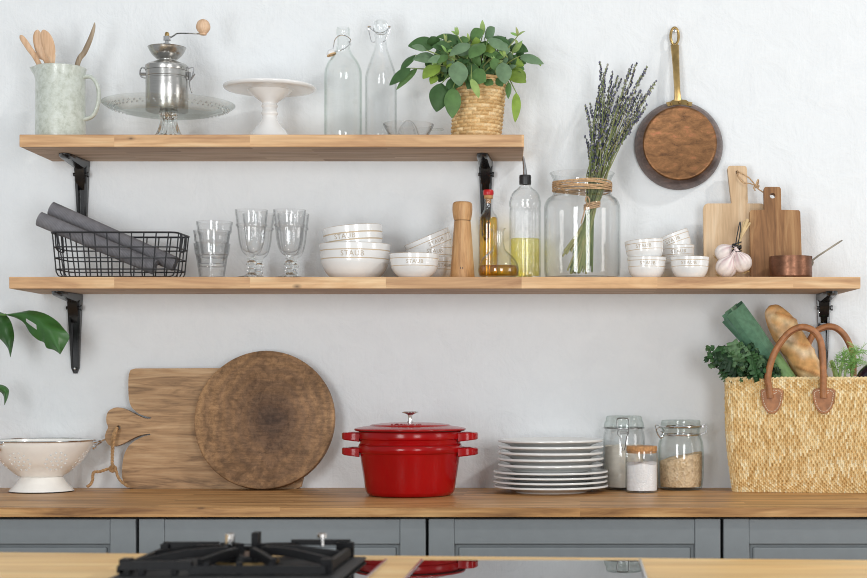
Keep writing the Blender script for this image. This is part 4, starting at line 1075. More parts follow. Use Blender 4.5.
b.tube(cat([L(756, 189, -.027), L(759, 188.2, -.026), L(757.6, 191, -.025)], 4), .002, 6)
b.obj('hanging_cord', M['twine'], t, label='brown leather cord knotted through the handle hole')
y0, tilt = -.118, R(10)
t = thing('cutting_board', 'smaller dark brown cutting board with holed handle, leaning behind the copper saucepan', 'cutting board', (on(y0, 776.2), y0, zb), (-tilt, 0, 0), 'cutting boards on the lower shelf')
u = S(-.098); lx = lambda px: (px - 776.2)*u; lz = lambda py: (Z(py, -.098) - zb)/cos(tilt)
xL, xR, zT = lx(750.8), lx(801.9), lz(210.8)
ol = [(xL, 0), (xR, 0), (xR-.0015, zT-.004), (xR-.005, zT), (lx(782.4), zT+.001), (lx(782.4), lz(189)), (lx(781), lz(187)), (lx(766.6), lz(187)), (lx(765.4), lz(188.5)), (lx(765.4), zT+.001), (xL+.003, zT), (xL, zT-.003)]
b = B(); holed(b, ol, (lx(774), lz(196)), .0068, -.009, .009); b.obj('board', M['brownboard'], t, sharp=30)
# garlic bunch
yg = -.158
t = thing('garlic_bunch', 'three white-pink garlic bulbs tied by their stems, resting before the pale board', 'garlic', (on(yg, 731), yg, zb))
O = V((on(yg, 731), yg, zb))
def bulb(px, py, dy, r, ax):
    b = B(); rg = random.Random(px)
    pr = cat([(0, -.86), (.35, -.9), (.8, -.62), (1.0, -.1), (.9, .4), (.55, .82), (.26, 1.12), (.2, 1.45), (.16, 1.7)], 5) + [(0, 1.72)]
    M_ = V(ax).to_track_quat('Z', 'Y').to_matrix().to_4x4()
    b.lathe([(p[0]*r, p[1]*r) for p in pr], 56, mod=lambda th, i, rr_, z: rr_*(1 - .10*(1 - abs(sin(3.5*th + rg.random()*.02))) ** 2 * (1 if abs(z) < r else .4)), M=M_)
    for f in b.bm.faces:
        for l in f.loops:
            q_ = M_.inverted() @ l.vert.co; a = math.atan2(q_.y, q_.x); st_ = .5 + .5*sin(a*11 + 2*sin(a*3)); k = max(0, min(1, (q_.z/r + .3)))
            w_, p_ = srgb(238,228,222), srgb(184,124,138)
            m = .55*st_*k; l[b.cl] = tuple(w_[c]*(1-m) + p_[c]*m for c in range(3)) + (1,)
    b.obj('garlic_bulb', M['garlic'], t, at(px, py, dy) - O, sharp=0)
    b = B(); b.col = srgb(190,160,110); g2 = V(ax).normalized()
    for k in range(14):
        a = rg.uniform(0, 6.28); s1_ = V((cos(a), sin(a), 0)); s1_ = M_ @ s1_; b.tube([-g2*r*.85 + s1_*r*.15, -g2*r*1.0 + s1_*r*.32, -g2*r*1.06 + s1_*r*.5], .0006, 4)
    b.obj('roots', M['garlic'], t, at(px, py, dy) - O)
bulb(724.0, 253.2, -.155, .0222, (.75, -.1, .55)); bulb(726.4, 267.2, -.168, .0255, (.45, -.25, .85)); bulb(742, 262.6, -.172, .0235, (-.4, -.2, .85))
b = B(); b.col = srgb(206,178,132)
for (px, py, d), (qx, qy) in zip(((729, 250, -.155), (731.5, 258, -.172), (739.5, 255, -.176)), ((744.5, 222), (747.5, 219.5), (749.5, 223))):
    c_ = [tuple(at(px, py, d) - O), tuple(at(736.8, 247.5, -.170) - O), tuple(at(740.5, 238, -.150) - O), tuple(at(qx, qy, -.128) - O)]
    b.tube(cat(c_, 5), [.003]*6 + [.0034]*5 + [.0042]*5, 8, flat=.7)
b.obj('dried_stems', M['garlic'], t)
b = B(); c0 = at(736.8, 247, -.172) - O
for k in range(5):
    b.tube([(c0.x + .0105*cos(2*pi*i/16) , c0.y + .0105*sin(2*pi*i/16), c0.z + (k-2)*.0042 + .0035*sin(2*pi*i/16 + k*1.9)) for i in range(16)], .0013, 6, loop=True)
L = lambda px, py, d: tuple(at(px, py, d) - O)
b.tube(cat([L(735.5, 246, -.178), L(737, 236, -.158), L(739, 226, -.143), L(740.2, 222, -.138), L(740.4, 230, -.148), L(738, 245, -.178)], 5), .0013, 6)
b.obj('string_tie', M['wire'], t, label='black string tied round the stems')
# small saucepan
y = -.185; q = lambda r, py: (r*S(y), Z(py, y) - zb); xs = on(y, 790.7)
t = thing('saucepan', 'small brown copper saucepan with a flat iron handle near the right shelf end', 'pan', (xs, y, zb))
o = [(.0475, 0), (.0490, .0015), (.0496, .006), (.0497, .03), (.0498, q(0, 256.8)[1])]
b = B(); b.lathe(shell(o, .0016, .002), 64); b.obj('pan_body', M['potcopper'], t)
b = B(); e = lambda px, py: V((X(px, y) - xs, 0, Z(py, y) - zb)); pts = [e(811.6, 265.5), e(812.2, 260.5), e(818, 256), e(830, 248.2), e(838.5, 242.6), e(842, 240.4)]
rings = []
for k, p_ in enumerate(pts):
    d = (pts[min(k+1, 5)] - pts[max(k-1, 0)]).normalized(); n_ = V((-d.z, 0, d.x)) * (.0021 if k < 5 else .0014); w_ = V((0, (.012, .010, .0062, .0056, .0078, .006)[k], 0))
    rings.append([p_ + n_ - w_, p_ + n_ + w_, p_ - n_ + w_, p_ - n_ - w_])
b.loft(rings); h_ = b.obj('handle', plain('grey_iron', srgb(118,110,98), .4, .8), t, label='flat grey iron handle')
for dz, dy in ((.010, -.006), (.010, .006)):
    b = B(); b.lathe([(0, 0), (.0028, 0), (.002, .0016), (0, .002)], 10, M=Matrix.Rotation(pi/2, 4, 'Y')); b.obj('rivet', M['potcopper'], h_, (X(812.6, y) - xs, dy, Z(262.8, y) - zb))
# ------------------------------------------------------------------ on the worktop
zb = ZC + EPS
# colander
y = -.13; xs = on(y, 41.5); q = lambda r, py: (r*S(y), Z(py, y) - zb)
t = thing('colander', 'cream enamel colander with pierced holes on the left of the worktop', 'colander', (xs, y, zb))
zr = q(0, 440.5)[1]; zj = q(0, 476)[1]
o = cat([(.030, zj), q(20.5, 476.2), q(29, 470.5), q(37.5, 463), q(44.5, 453.5), q(49.2, 445.5), (.1205, zr)], 6)
full = [(0, zj)] + o + [(.1205 - .0008, zr + .0006)] + [(r - .0016, z) for r, z in o if z > zj + .002][::-1] + [(0, zj + .0018)]
b = B(); b.lathe(full, 128); m = b.mesh('bowl', 50)
tmp = link('tmp', m, M['cream'])
cu = B(); hole_pts = []
for c in range(7):
    a0 = -pi/2 + c*2*pi/7 - .22
    for i, (du, dv) in enumerate([(0, 0)] + [(cos(k*pi/3), sin(k*pi/3)) for k in range(6)] + [(2*cos(k*pi/6 + .26), 2*sin(k*pi/6 + .26)) for k in range(12)]):
        zc = zj + (zr - zj)*.46 + dv*.0103; r = rad_at(o, zc); a = a0 + du*.0122/r
        sl = (rad_at(o, zc + .003) - rad_at(o, zc - .003))/.006; n_ = V((1, 0, -sl)).normalized(); n_ = V((n_.x*cos(a), n_.x*sin(a), n_.z))
        p_ = V((r*cos(a), r*sin(a), zc))
        Mx = Matrix.Translation(p_ - n_*.006) @ n_.to_track_quat('Z', 'Y').to_matrix().to_4x4()
        cu.lathe([(0, 0), (.0027, 0), (.0027, .010), (0, .010)], 10, M=Mx)
cm = cu.mesh('cut', 0); ct = link('cut', cm, M['cream'])
md = tmp.modifiers.new('h', 'BOOLEAN'); md.operation = 'DIFFERENCE'; md.solver = 'EXACT'; md.object = ct
bpy.context.view_layer.update()
bm_ = bpy.data.meshes.new_from_object(tmp.evaluated_get(bpy.context.evaluated_depsgraph_get()))
bpy.data.objects.remove(tmp); bpy.data.objects.remove(ct); bm_.materials.clear()
bm_.set_sharp_from_angle(angle=R(40))
link('pierced_bowl', bm_, M['cream'], t)
b = B(); b.lathe(cat([(.0315, zj + .0006), (.047, zj - .0005), (.050, zj - .004), (.058, .020), (.069, .008), (.0735, .0015)], 4) + [(.0735, 0), (.072, 0)] + cat([(.067, .008), (.056, .019), (.048, zj - .006), (.0315, zj - .001)], 4) + [(.0315, zj + .0006)], 72); b.obj('foot', M['cream'], t)
b = B(); b.lathe([(.0735, .0), (.0742, .0008), (.0738, .0022), (.0725, .0012), (.0735, 0)], 72); b.obj('foot_rim', M['black'], t, label='thin dark rim under the foot')
b = B(); b.tube([(.1208*cos(2*pi*k/96), .1208*sin(2*pi*k/96), zr + .0005) for k in range(96)], .0022, 8, loop=True); b.obj('rolled_rim', M['chrome'], t, label='bright steel rolled rim')
for a in (R(12), R(228)):
    b = B(); Mz = Matrix.Rotation(a, 3, 'Z')
    for s1 in (-1, 1):
        b.tube([tuple(Mz @ V(p_)) for p_ in cat([(.119, s1*.034, zr - .004), (.131, s1*.031, zr - .002), (.141, s1*.018, zr + .0005), (.144, 0, zr + .001)], 4)], .0026, 8)
        b.tube([tuple(Mz @ V(p_)) for p_ in cat([(.141, s1*.018, zr + .0005), (.130, s1*.022, zr - .008), (.1195, s1*.024, zr - .015)], 4)], .0024, 8)
        b.tube([tuple(Mz @ V((.1185, s1*.024, zr - .0155))), tuple(Mz @ V((.123, s1*.024, zr - .0165)))], .005, 8)
    b.obj('wire_handle', M['chrome'], t)

# boards leaning on the wall
y0, tilt = -.038, R(3.2)
t = thing('cutting_board', 'rectangular wooden cutting board with a heart-shaped handle, lying on its side behind the round board', 'cutting board', (X(213, -.05), y0, zb), (-tilt, 0, 0), 'wooden boards on the worktop')
u = S(-.046); lx = lambda cxp: (80 + cxp/3.096 - 213)*u; lz = lambda cyp: (Z(330 + cyp/3.096, -.046) - zb)/cos(tilt)
bot = 0.0
def pt(a, c): return (lx(a), lz(c))
ol = [(lx(165), 0), (lx(668), 0)] + [(lx(682), .0045), pt(688, 460)] + [pt(690, 430), pt(690, 145), pt(684, 126), pt(665, 119)] + [pt(400, 118.5), pt(165, 119.5), pt(150, 124), pt(144.5, 138)]
ol += cat([pt(143.5, 160), pt(145, 205), pt(152, 235), pt(170, 255), pt(192, 266), pt(215, 271.5)], 3)
ol += cat([pt(216, 275), pt(200, 275), pt(180, 268), pt(160, 258), pt(140, 248), pt(120, 241), pt(100, 242), pt(83, 253), pt(77, 270), pt(78, 288), pt(83, 302), pt(77, 316), pt(74, 332), pt(80, 350), pt(92, 360), pt(110, 360), pt(135, 350), pt(165, 334), pt(190, 325), pt(214, 322)], 3)
ol += cat([pt(215, 326), pt(195, 330), pt(170, 342), pt(148, 360), pt(135, 385), pt(129, 420), pt(129, 455)], 3)
ol += [pt(133, 474), (lx(142), .004)]
ol = ol[::1]
b = B(); holed(b, ol, pt(115, 303), .0052, -.009, .009); b.obj('board', M['mango'], t, sharp=30)
O = V((X(213, -.05), y0, zb)); Mi = (Matrix.Translation(O) @ Euler((-tilt, 0, 0)).to_matrix().to_4x4()).inverted()
def rp(px, py, d): return tuple(Mi @ V(at(px, py, d)))
b = B()
b.rope(cat([rp(116.8, 428.5, -.030), rp(116.8, 428.8, -.056), rp(114.6, 436, -.062), rp(113, 448, -.062), rp(112.3, 460, -.064), rp(112.6, 468, -.068)], 10), .0036, 9)
b.rope(cat([rp(116, 428.5, -.034), rp(115.5, 429, -.055), rp(112.8, 437, -.060), rp(112, 450, -.060), rp(111.8, 462, -.064), rp(112, 469, -.070)], 10), .003, 9)
b.rope(cat([rp(112, 468.5, -.068), rp(107, 469.2, -.072), rp(100, 471.5, -.078), rp(94.5, 472, -.082), rp(92.8, 475, -.084), rp(92.6, 480, -.085), rp(90.5, 484.5, -.088), rp(87.2, 486.6, -.092)], 8), .0036, 8)
b.rope(cat([rp(112.5, 468.5, -.068), rp(116, 471, -.072), rp(118, 477, -.076), rp(122, 482, -.082), rp(128, 486.4, -.090)], 8), .0036, 6)
b.rope(cat([rp(110.5, 467.5, -.064), rp(113, 466, -.074), rp(115.5, 468.5, -.073), rp(113.5, 471, -.07), rp(110.5, 470, -.068), rp(111, 467, -.066)], 8), .004, 5)
b.obj('rope_loop', M['rope'], t, label='twisted hemp rope tied through the handle hole')
y0, tilt = -.084, R(8)
ym = y0 + .022; rad = 69.9*S(ym)
t = thing('round_board', 'thick round wooden serving board with tree rings, leaning in front of the heart-handled board', 'cutting board', (X(264.8, ym), y0, zb), (-tilt, 0, 0), 'wooden boards on the worktop')
b = B(); b.lathe([(0, -.012), (rad - .004, -.012), (rad - .001, -.0095), (rad, -.006), (rad, .006), (rad - .0015, .0105), (rad - .005, .012), (0, .012)], 128, M=RX, c=(0, 0, rad), mod=lambda th, i, r, z: r*(1 + .004*sin(2*th + 1) + .002*sin(5*th)))
o_ = b.obj('round_slab', M['round'], None); 
for v in o_.data.vertices: v.co.z -= rad
o_.parent = t; o_.location = (0, 0, rad)

# red casserole: pot, shallow pan, lid
y = -.245; xs = on(y, 410.2); q = lambda r, py: (r*S(y), Z(py, y) - zb)
t = thing('casserole', 'red enamelled cast-iron casserole pot at the bottom of the red set on the worktop', 'casserole', (xs, y, zb), group='red enamelled cookware')
z1 = 1.0352 - zb
o = [(.086, 0)] + cat([(.094, .0015), (.0985, .006), (.1015, .014), (.1075, z1*.45), (.1135, z1*.80), (.1148, z1*.845)], 4) + [(.1162, z1*.853), (.1178, z1*.87), (.1182, z1*.93), (.1176, z1*.985), (.1165, z1)]
b = B(); b.lathe(shell(o, .006, .007), 96); b.obj('pot_body', M['redenamel'], t)
def lug(parent, zt_, th=.021, r0=.112):
    for s1 in (-1, 1):
        b = B(); out = [(r0, -.038), (.137, -.037), (.1485, -.030), (.1535, -.016), (.1548, 0), (.1535, .016), (.1485, .030), (.137, .037), (r0, .038)]
        inn = [(.1195, -.024), (.134, -.023), (.1395, -.016), (.141, 0), (.1395, .016), (.134, .023), (.1195, .024)]
        # rim of the loop as a swept bar
        path = cat([(r0, -.0305), (.128, -.0305), (.141, -.026), (.1468, -.013), (.148, 0), (.1468, .013), (.141, .026), (.128, .0305), (r0, .0305)], 4)
        n_ = len(path); rings = []
        for i, (px_, py_) in enumerate(path):
            d = V(path[min(i+1, n_-1)]) - V(path[max(i-1, 0)]); d.normalize(); nx, ny = d.y, -d.x
            k = min(1, max(0, (px_ - r0)/.036)); tt = zt_ - .0006*k; bb = zt_ - th*(1 - .22*k); w_ = .0072
            c_ = .0022
            rings.append([(px_ + nx*a_, py_ + ny*a_, z_) for a_, z_ in ((-w_, tt - c_), (-w_ + c_, tt), (w_ - c_, tt), (w_, tt - c_), (w_, bb + c_), (w_ - c_, bb), (-w_ + c_, bb), (-w_, bb + c_))])
        if s1 < 0: rings = [[(-p_[0], p_[1], p_[2]) for p_ in r_] for r_ in rings]
        b.loft(rings); b.obj('handle', M['redenamel'], parent)
lug(t, z1 - .0055)
zp = 1.0360
z2 = 1.0672 - zp
t = thing('shallow_pan', 'shallow red enamelled pan with domed lid and steel knob, stacked on the red casserole', 'pan', (xs, y, zp), group='red enamelled cookware')
o = [(.095, 0), (.1165, 0), (.1168, .0012), (.1140, .0030), (.1145, .010), (.1152, .0125), (.1176, .0140), (.1182, .017), (.1178, z2 - .003), (.1165, z2)]
b = B(); b.lathe(shell(o, .005, .005), 96); b.obj('pan_body', M['redenamel'], t)
b = B(); b.lathe([(.1005, -.0004), (.1163, -.0004), (.1166, .0006), (.1005, .0006), (.1005, -.0004)], 72); b.obj('seal_rim', M['darkseal'], t, label='dark bare-iron rim underneath')
lug(t, z2 - .003)
zl = 1.0680
lid = cat([(.1262, .0012), (.1268, .0030), (.1250, .0052), (.113, .0078), (.095, .0105)], 3) + [(.092, .0110), (.090, .0128)] + cat([(.087, .0138), (.060, .0168), (.03, .0182), (.01, .0186)], 3)
b = B(); b.lathe([(0, .006), (.09, .003), (.122, .0002)] + lid + [(0, .0186)], 96); t = b.obj('lid', M['redenamel'], t, (0, 0, zl - zp), label='domed red lid with steel knob')
b = B(); b.lathe([(.1165, -.0004), (.1238, -.0004), (.1252, .0010), (.1165, .0014), (.1165, -.0004)], 72); b.obj('seal_rim', M['darkseal'], t, label='dark bare-iron edge')
b = B(); b.lathe([(0, .0184), (.0075, .0184), (.0072, .0205), (.0050, .0225), (.0046, .030), (.0055, .0355), (.012, .0385), (.0185, .0402), (.0188, .0418), (.0172, .0432), (.012, .0418), (.006, .0410), (0, .0410)], 40); b.obj('lid_knob', M['chrome'], t, label='polished steel knob')
m_ = text_mesh('Staub', .026, .0012)
for v in m_.vertices:
    x_, y_, z_ = v.co; x_ += y_*.25; r = .076 - y_*.8; a = x_/.071; hh = .0150 + z_ + max(0, (.087 - r))*.105*.0 + (.078 - r)*.085
    v.co = (r*sin(a), -r*cos(a), hh + .0006)
link('lettering', m_, M['redletter'], t, label='raised red script lettering')

# plates
y = -.143; xs = on(y, 550.6)
def plate(label, Rr, h, foot, group):
    o = [(foot - .006, 0), (foot, 0)] + cat([(foot + .002, .003), (Rr*.74, h*.42), (Rr*.80, h*.60), (Rr*.93, h*.83), (Rr - .0006, h*.93), (Rr, h + .001)], 4)
    inner = cat([(Rr - .0004, h + .0026), (Rr - .0022, h + .0036), (Rr*.92, h*.85 + .0048), (Rr*.78, h*.60 + .0042), (Rr*.70, h*.36 + .004), (foot, .0055)], 4)
    b = B(); b.lathe([(0, .0018), (foot - .008, .0018)] + o + inner + [(0, .0050)], 96)
    return b.mesh('plate', 50)
mL = plate('', .1345, .0135, .084, ''); mS = plate('', .1238, .0245, .070, '')
mL.materials.append(M['plate']); mS.materials.append(M['plate'])
zs = []
words = ['bottom', 'second from the bottom', 'third from the bottom', 'uppermost']
z_ = zb
for k in range(4):
    ob = bpy.data.objects.new('dinner_plate', mL); COL.objects.link(ob); ob.location = (xs + (.0008, -.0006, .0004, 0)[k], y, z_)
    tag(ob, f'large white dinner plate, {words[k]} of the four large plates in the stack', 'plate', 'large white dinner plates'); z_ += .0113
z_ -= .0113; z_ += .0054
words = ['lowest', 'second lowest', 'middle', 'second from the top', 'topmost']
for k in range(5):
    ob = bpy.data.objects.new('side_plate', mS); COL.objects.link(ob); ob.location = (xs + (0, .001, -.0008, .0006, 0)[k], y, z_)
    ob.rotation_euler = (0, R((0, -.2, .35, 0, -.1)[k]), 0)
    tag(ob, f'smaller white plate, {words[k]} of the five small plates on the large ones', 'plate', 'small white plates'); z_ += .0142

# jars
GAS = M['glassg']
y = -.054; xs = on(y, 624); q = lambda r, py: (r*S(y), Z(py, y) - zb)
t = thing('storage_jar', 'tall clip-top glass jar of flour behind the cork-lidded salt jar', 'jar', (xs, y, zb), group='storage jars on the worktop')
o = cat([(.044, 0), (.0485, .003), q(20.8, 480), q(21.0, 460), q(20.8, 442), q(20.2, 434), q(18.7, 429.5), q(18.5, 428)], 4)
b = B(); b.lathe(shell(o, .0026, .006), 64); b.obj('glass_body', M['glass'], t)
fl = q(0, 447)[1]; flo = [(r, z) for r, z in o if z < fl]
rg = random.Random(2); 
def fill(o_, t_, tb, tops, seg=64, rows=7, jit=.0008, seedv=1):
    """heaped dry contents: level differs round the jar (tops(theta, k)->z, k 1 at the wall, 0 at the middle)"""
    rg = random.Random(seedv); b = B(); g = .0007
    prs = [(r - t_ - g, z) for r, z in o_]
    wallz = [tb + g + (1 - tb)*0]; lines = []
    lo = tb + g
    for k in range(10):
        ring = []
        for i in range(seg):
            th = 2*pi*i/seg; z = lo + (tops(th, 1) - lo)*k/9; r = rad_at(prs, z); ring.append((r*cos(th), r*sin(th), z))
        lines.append(ring)
    for k in range(1, rows):
        kk = 1 - k/rows; ring = []
        for i in range(seg):
            th = 2*pi*i/seg; z = tops(th, kk) + rg.uniform(-jit, jit); r = rad_at(prs, tops(th, 1))*kk; ring.append((r*cos(th), r*sin(th), z))
        lines.append(ring)
    b.loft(lines); return b
fill(o, .0026, .006, lambda th, k: fl + .004*sin(th*2 + 1)*k + .0025*sin(th*5)*k + .006*(1-k), seedv=3).obj('flour', M['flour'], t, label='pale flour')
lidz = q(0, 428)[1]
b = B(); b.lathe([(0, lidz + .0012), q(19.6, 427.6)] + cat([q(19.9, 426), q(19.4, 422.5), q(18.2, 420.6)], 3) + cat([q(18.0, 419.5), q(17.8, 417), q(16.6, 415.8)], 3) + [(0, q(0, 415.6)[1])], 56); b.obj('glass_lid', M['lidglass'], t)
b = B(); zc_ = q(0, 427.8)[1]; b.tube([(q(20.2, 0)[0]*cos(2*pi*k/64), q(20.2, 0)[0]*sin(2*pi*k/64), zc_) for k in range(64)], .0013, 6, loop=True)
fy = -.0525; L = lambda px, py, d=0: (X(px, y + fy) - xs, fy + d, Z(py, y + fy) - zb)
b.tube(cat([L(618.2, 430), L(617.0, 424), L(617.2, 419.5), L(619, 418.2), L(626.5, 418.2), L(628.6, 419.5), L(628.9, 424), L(628.6, 431), L(627, 433.2)], 4), .0013, 6)
b.tube(cat([L(618.2, 430), L(617.8, 434), L(620.2, 437), L(621.4, 444), L(622.8, 449.4), L(624.4, 449.4), L(625.6, 444), L(626.6, 437), L(628.6, 433)], 4), .0013, 6)
b.tube([L(618.4, 429.6, -.001), L(628.2, 429.6, -.001)], .0012, 6); b.tube([L(620, 432.5), L(627, 432.5)], .0022, 6)
b.obj('wire_clip', M['clipsteel'], t)
y = -.152; xs = on(y, 641.8); q = lambda r, py: (r*S(y), Z(py, y) - zb)
t = thing('storage_jar', 'small straight glass jar of white salt with a cork lid, front of the three jars', 'jar', (xs, y, zb), group='storage jars on the worktop')
o = cat([(.0355, 0), (.0382, .0022), (.0386, .006), q(16.4, 470), q(16.4, 455), q(16.2, 451)], 3)
b = B(); b.lathe(shell(o, .0022, .004), 56); b.obj('glass_body', M['glass'], t)
zs_ = q(0, 463.5)[1]; fill(o, .0022, .004, lambda th, k: zs_ + .002*sin(th + .5)*k + .0022*sin(th*3)*k + .004*(1-k), seedv=5).obj('salt', M['salt'], t, label='white coarse salt')
b = B(); b.lathe([(0, q(0, 453)[1]), q(14.8, 453), q(14.9, 451.2), q(15.2, 451), q(15.4, 449), q(15.3, 446.6), q(14.8, 445.9), (0, q(0, 445.7)[1])], 48); b.obj('cork_lid', M['cork'], t)
y = -.062; xs = on(y, 680.8); q = lambda r, py: (r*S(y), Z(py, y) - zb)
t = thing('storage_jar', 'clip-top glass jar of rolled oats beside the straw bag', 'jar', (xs, y, zb), group='storage jars on the worktop')
o = cat([(.043, 0), (.0495, .003), q(22.2, 482), q(22.8, 470), q(22.8, 452), q(22.2, 443), q(20.2, 437), q(18.8, 433.8), q(18.9, 430), q(19.3, 429)], 4)
b = B(); b.lathe(shell(o, .0028, .007), 64); b.obj('glass_body', M['glassg'], t)
zo = q(0, 456.5)[1]; fill(o, .0028, .007, lambda th, k: zo + .0108*cos(th)*k + .0015*sin(th*4)*k + .003*(1-k), jit=.0012, seedv=9).obj('oats', M['oats'], t, label='rolled oats')
b = B(); b.lathe([(0, q(0, 428.6)[1]), q(20.4, 428.4), q(20.6, 427), q(20.2, 424.6), q(19.4, 424), q(19.6, 422.4), q(19.4, 420.6), q(18.4, 420), (0, q(0, 419.8)[1])], 56); b.obj('glass_lid', M['lidglass'], t, label='greenish glass lid')
b = B()
for pz, r_ in ((426.4, 21.0), (434.6, 19.6)):
    rr_ = r_*S(y); b.tube([(rr_*cos(2*pi*k/64), rr_*sin(2*pi*k/64), q(0, pz)[1]) for k in range(64)], .0021, 8, loop=True)
L = lambda px, py, d=0: (X(px, y) - xs, d, Z(py, y) - zb)
b.tube(cat([L(660.5, 426, -.012), L(655, 425, -.016), L(656.6, 432, -.018), L(660.5, 438, -.018), L(664, 434, -.016), L(660, 430.5, -.014)], 5), .0014, 6)
b.tube(cat([L(660.4, 427, .012), L(656.4, 430, .004), L(658, 435, -.004), L(661, 437.4, -.012), L(664.2, 431, -.012), L(661, 427, -.006)], 5), .0014, 6)
b.tube([L(660.2, 430, -.018), L(660.2, 430, .012)], .0024, 6)
b.tube(cat([L(701.4, 426), L(705, 424.6), L(707, 428), L(706, 432.5), L(702.4, 433.4), L(700.6, 434.6)], 5), .0014, 6); b.tube([L(702.6, 426.5, -.008), L(702.6, 426.5, .008)], .0026, 6)
b.obj('wire_clip', M['chrome'], t)

# ------------------------------------------------------------------ straw bag with vegetables
TH = R(7.5)
yF = -.148; xF = X(732.4, yF)                                  # bottom left front corner
zb = ZC + EPS
t = thing('straw_bag', 'woven straw shopping bag with brown leather handles at the right of the worktop', 'bag', (xF, yF, zb), (0, 0, -TH))
Mb = Matrix.Translation((xF, yF, zb)) @ Euler((0, 0, -TH)).to_matrix().to_4x4(); Mbi = Mb.inverted()
WB, WT, DB, DT, HB = .340, .376, .095, .128, Z(378.6, -.16) - zb
def bagring(u, v):
    w = WB + (WT - WB)*v; d = DB + (DT - DB)*v; ox = -(WT - WB)*.5*v; oy = -.006*v
    bul = .010*sin(pi*min(1, v*1.05))*0.6
    r_ = .022; per = 2*(w + d); s1 = u*per
    pts = None
    def corner(cx, cy, a): return V((cx + r_*cos(a), cy + r_*sin(a)))
    # start at front-left, run along the front to the right, back to the left
    if s1 < w: x_, y_, n_ = s1, 0, (0, -1)
    elif s1 < w + d: x_, y_, n_ = w, s1 - w, (1, 0)
    elif s1 < 2*w + d: x_, y_, n_ = w - (s1 - w - d), d, (0, 1)
    else: x_, y_, n_ = 0, d - (s1 - 2*w - d), (-1, 0)
    # round the corners
    cx = min(max(x_, r_), w - r_); cy = min(max(y_, r_), d - r_)
    dx, dy = x_ - cx, y_ - cy
    if abs(dx) > 1e-9 and abs(dy) > 1e-9:
        L_ = math.hypot(dx, dy); nx, ny = dx/L_, dy/L_; m_ = r_
        x_, y_ = cx + nx*m_, cy + ny*m_; n_ = (nx, ny)
    q_ = bul*(1 if n_[1] < 0 else .3)
    return V((x_ + ox + n_[0]*q_, y_ + oy + n_[1]*q_, v*HB)), V((n_[0], n_[1], 0))
spal = [srgb(232,204,150), srgb(240,216,166), srgb(222,188,130), srgb(246,230,190), srgb(212,176,116), srgb(236,208,154), srgb(228,196,138)]
def strands(b, ring, nst, zones, amp, res=4, seed=1):
    """narrow upright reeds whose bulges alternate from one reed to the next; zones: (v0, v1, rows)"""
    nu = nst*res; g = []; lev = []; base = 0
    for v0, v1, nr in zones:
        m = nr*7
        for k in range(m): lev.append((v0 + (v1-v0)*k/m, base + nr*k/m))
        base += nr
    lev.append((1.0, base))
    rgs = random.Random(seed); jit = [rgs.uniform(-.07, .07) for _ in range(nst)]
    for v, ph in lev:
        line = []
        for i in range(nu):
            x_ = i/res; k = int(x_) % nst; fr = x_ - int(x_)
            p, n = ring(i/nu, v)
            gk = k if fr < .5 else (k + 1) % nst
            open_ = max(0, sin(2*pi*(ph + .5*(gk % 2) + jit[gk]))) ** .6
            ridge = max(0, sin(pi*(fr + .5/res))) ** .8
            d = amp*(1 - (1 - ridge)*(.22 + .78*open_) - .75 + .12*sin(2*pi*ph + k*pi))
            line.append(b.v(p + n*d))
        g.append(line)
    for j in range(len(lev)-1):
        for i in range(nu):
            k = i // res; r_ = int(lev[j][1] + .5*(k % 2) + jit[k])
            c = spal[random.Random(k*7919 + r_*104729 + seed).randrange(len(spal))]
            b.f([g[j][i], g[j][(i+1) % nu], g[j+1][(i+1) % nu], g[j+1][i]], col=c)
    return g
b = B(); g = strands(b, bagring, 192, [(0, .085, 3), (.085, .13, 1), (.13, .87, 12), (.87, 1, 4)], .0072, 5)
nn = len(g[0]); b.col = spal[2]; top = g[-1]
def inner(v, off): return [b.v(bagring(i/nn, v)[0] - bagring(i/nn, v)[1]*off) for i in range(nn)]
i1, i2, i3 = inner(1, .006), inner(.5, .007), inner(.03, .007)
for a_, c_ in ((top, i1), (i1, i2), (i2, i3)):
    for i in range(nn): b.f([a_[i], a_[(i+1) % nn], c_[(i+1) % nn], c_[i]])
b.f(i3); b.f(g[0][::-1])
b.obj('woven_body', M['straw'], t, sharp=70)
b = B(); b.col = spal[1]
for off in (0, pi):
    n_ = 500; b.tube([tuple(bagring((k/n_) % 1, 1)[0] + V((0, 0, .002*sin(k/n_*2*pi*55 + off))) + bagring((k/n_) % 1, 1)[1]*(.0015*cos(k/n_*2*pi*55 + off) - .002)) for k in range(n_)], .0030, 6, loop=True)
b.obj('braided_edge', M['straw'], t)
def W(px, py, d): return tuple(Mbi @ V(at(px, py, d)))
# front handle: lies just in front of the body
def fd(px): return yF - .012 - (px - 732)*S(-.16)*math.tan(TH)*1.0
def handle(pts, dd, r=.0094):
    P = cat([W(px, py, fd(px) + dd + e) for px, py, e in pts], 5)
    b = B(); b.tube(P, r, 12, flat=.85)
    h = b.obj('handle', M['leather'], t)
    b = B(); off = V((0, -.0001, 0))
    seam = [V(p) + V((0, -r*.80, -r*.5)) for p in P[2:-2]]
    b.tube(seam, .0012, 5); b.obj('seam', plain('dark_leather_seam', srgb(120,70,38), .7), h, label='darker stitched seam')
    return h
hf = handle([(770.5, 398, 0), (769, 388, 0), (768, 376, -.003), (773.5, 355, -.004), (784.5, 337.5, -.004), (794.4, 329.4, -.004), (804.5, 327.2, -.004), (815.2, 332.4, -.004), (821.6, 345.5, -.004), (823.2, 372, -.003), (823.3, 388, 0), (823.6, 398, 0)], -.004)
hb = handle([(806, 372, 0), (806.6, 350, 0), (812, 336.2, 0), (819, 329.4, 0), (828, 326.6, 0), (836.5, 328.2, 0), (845, 336, 0), (851, 348, 0), (853.2, 358, 0), (853.4, 376, 0)], .140)
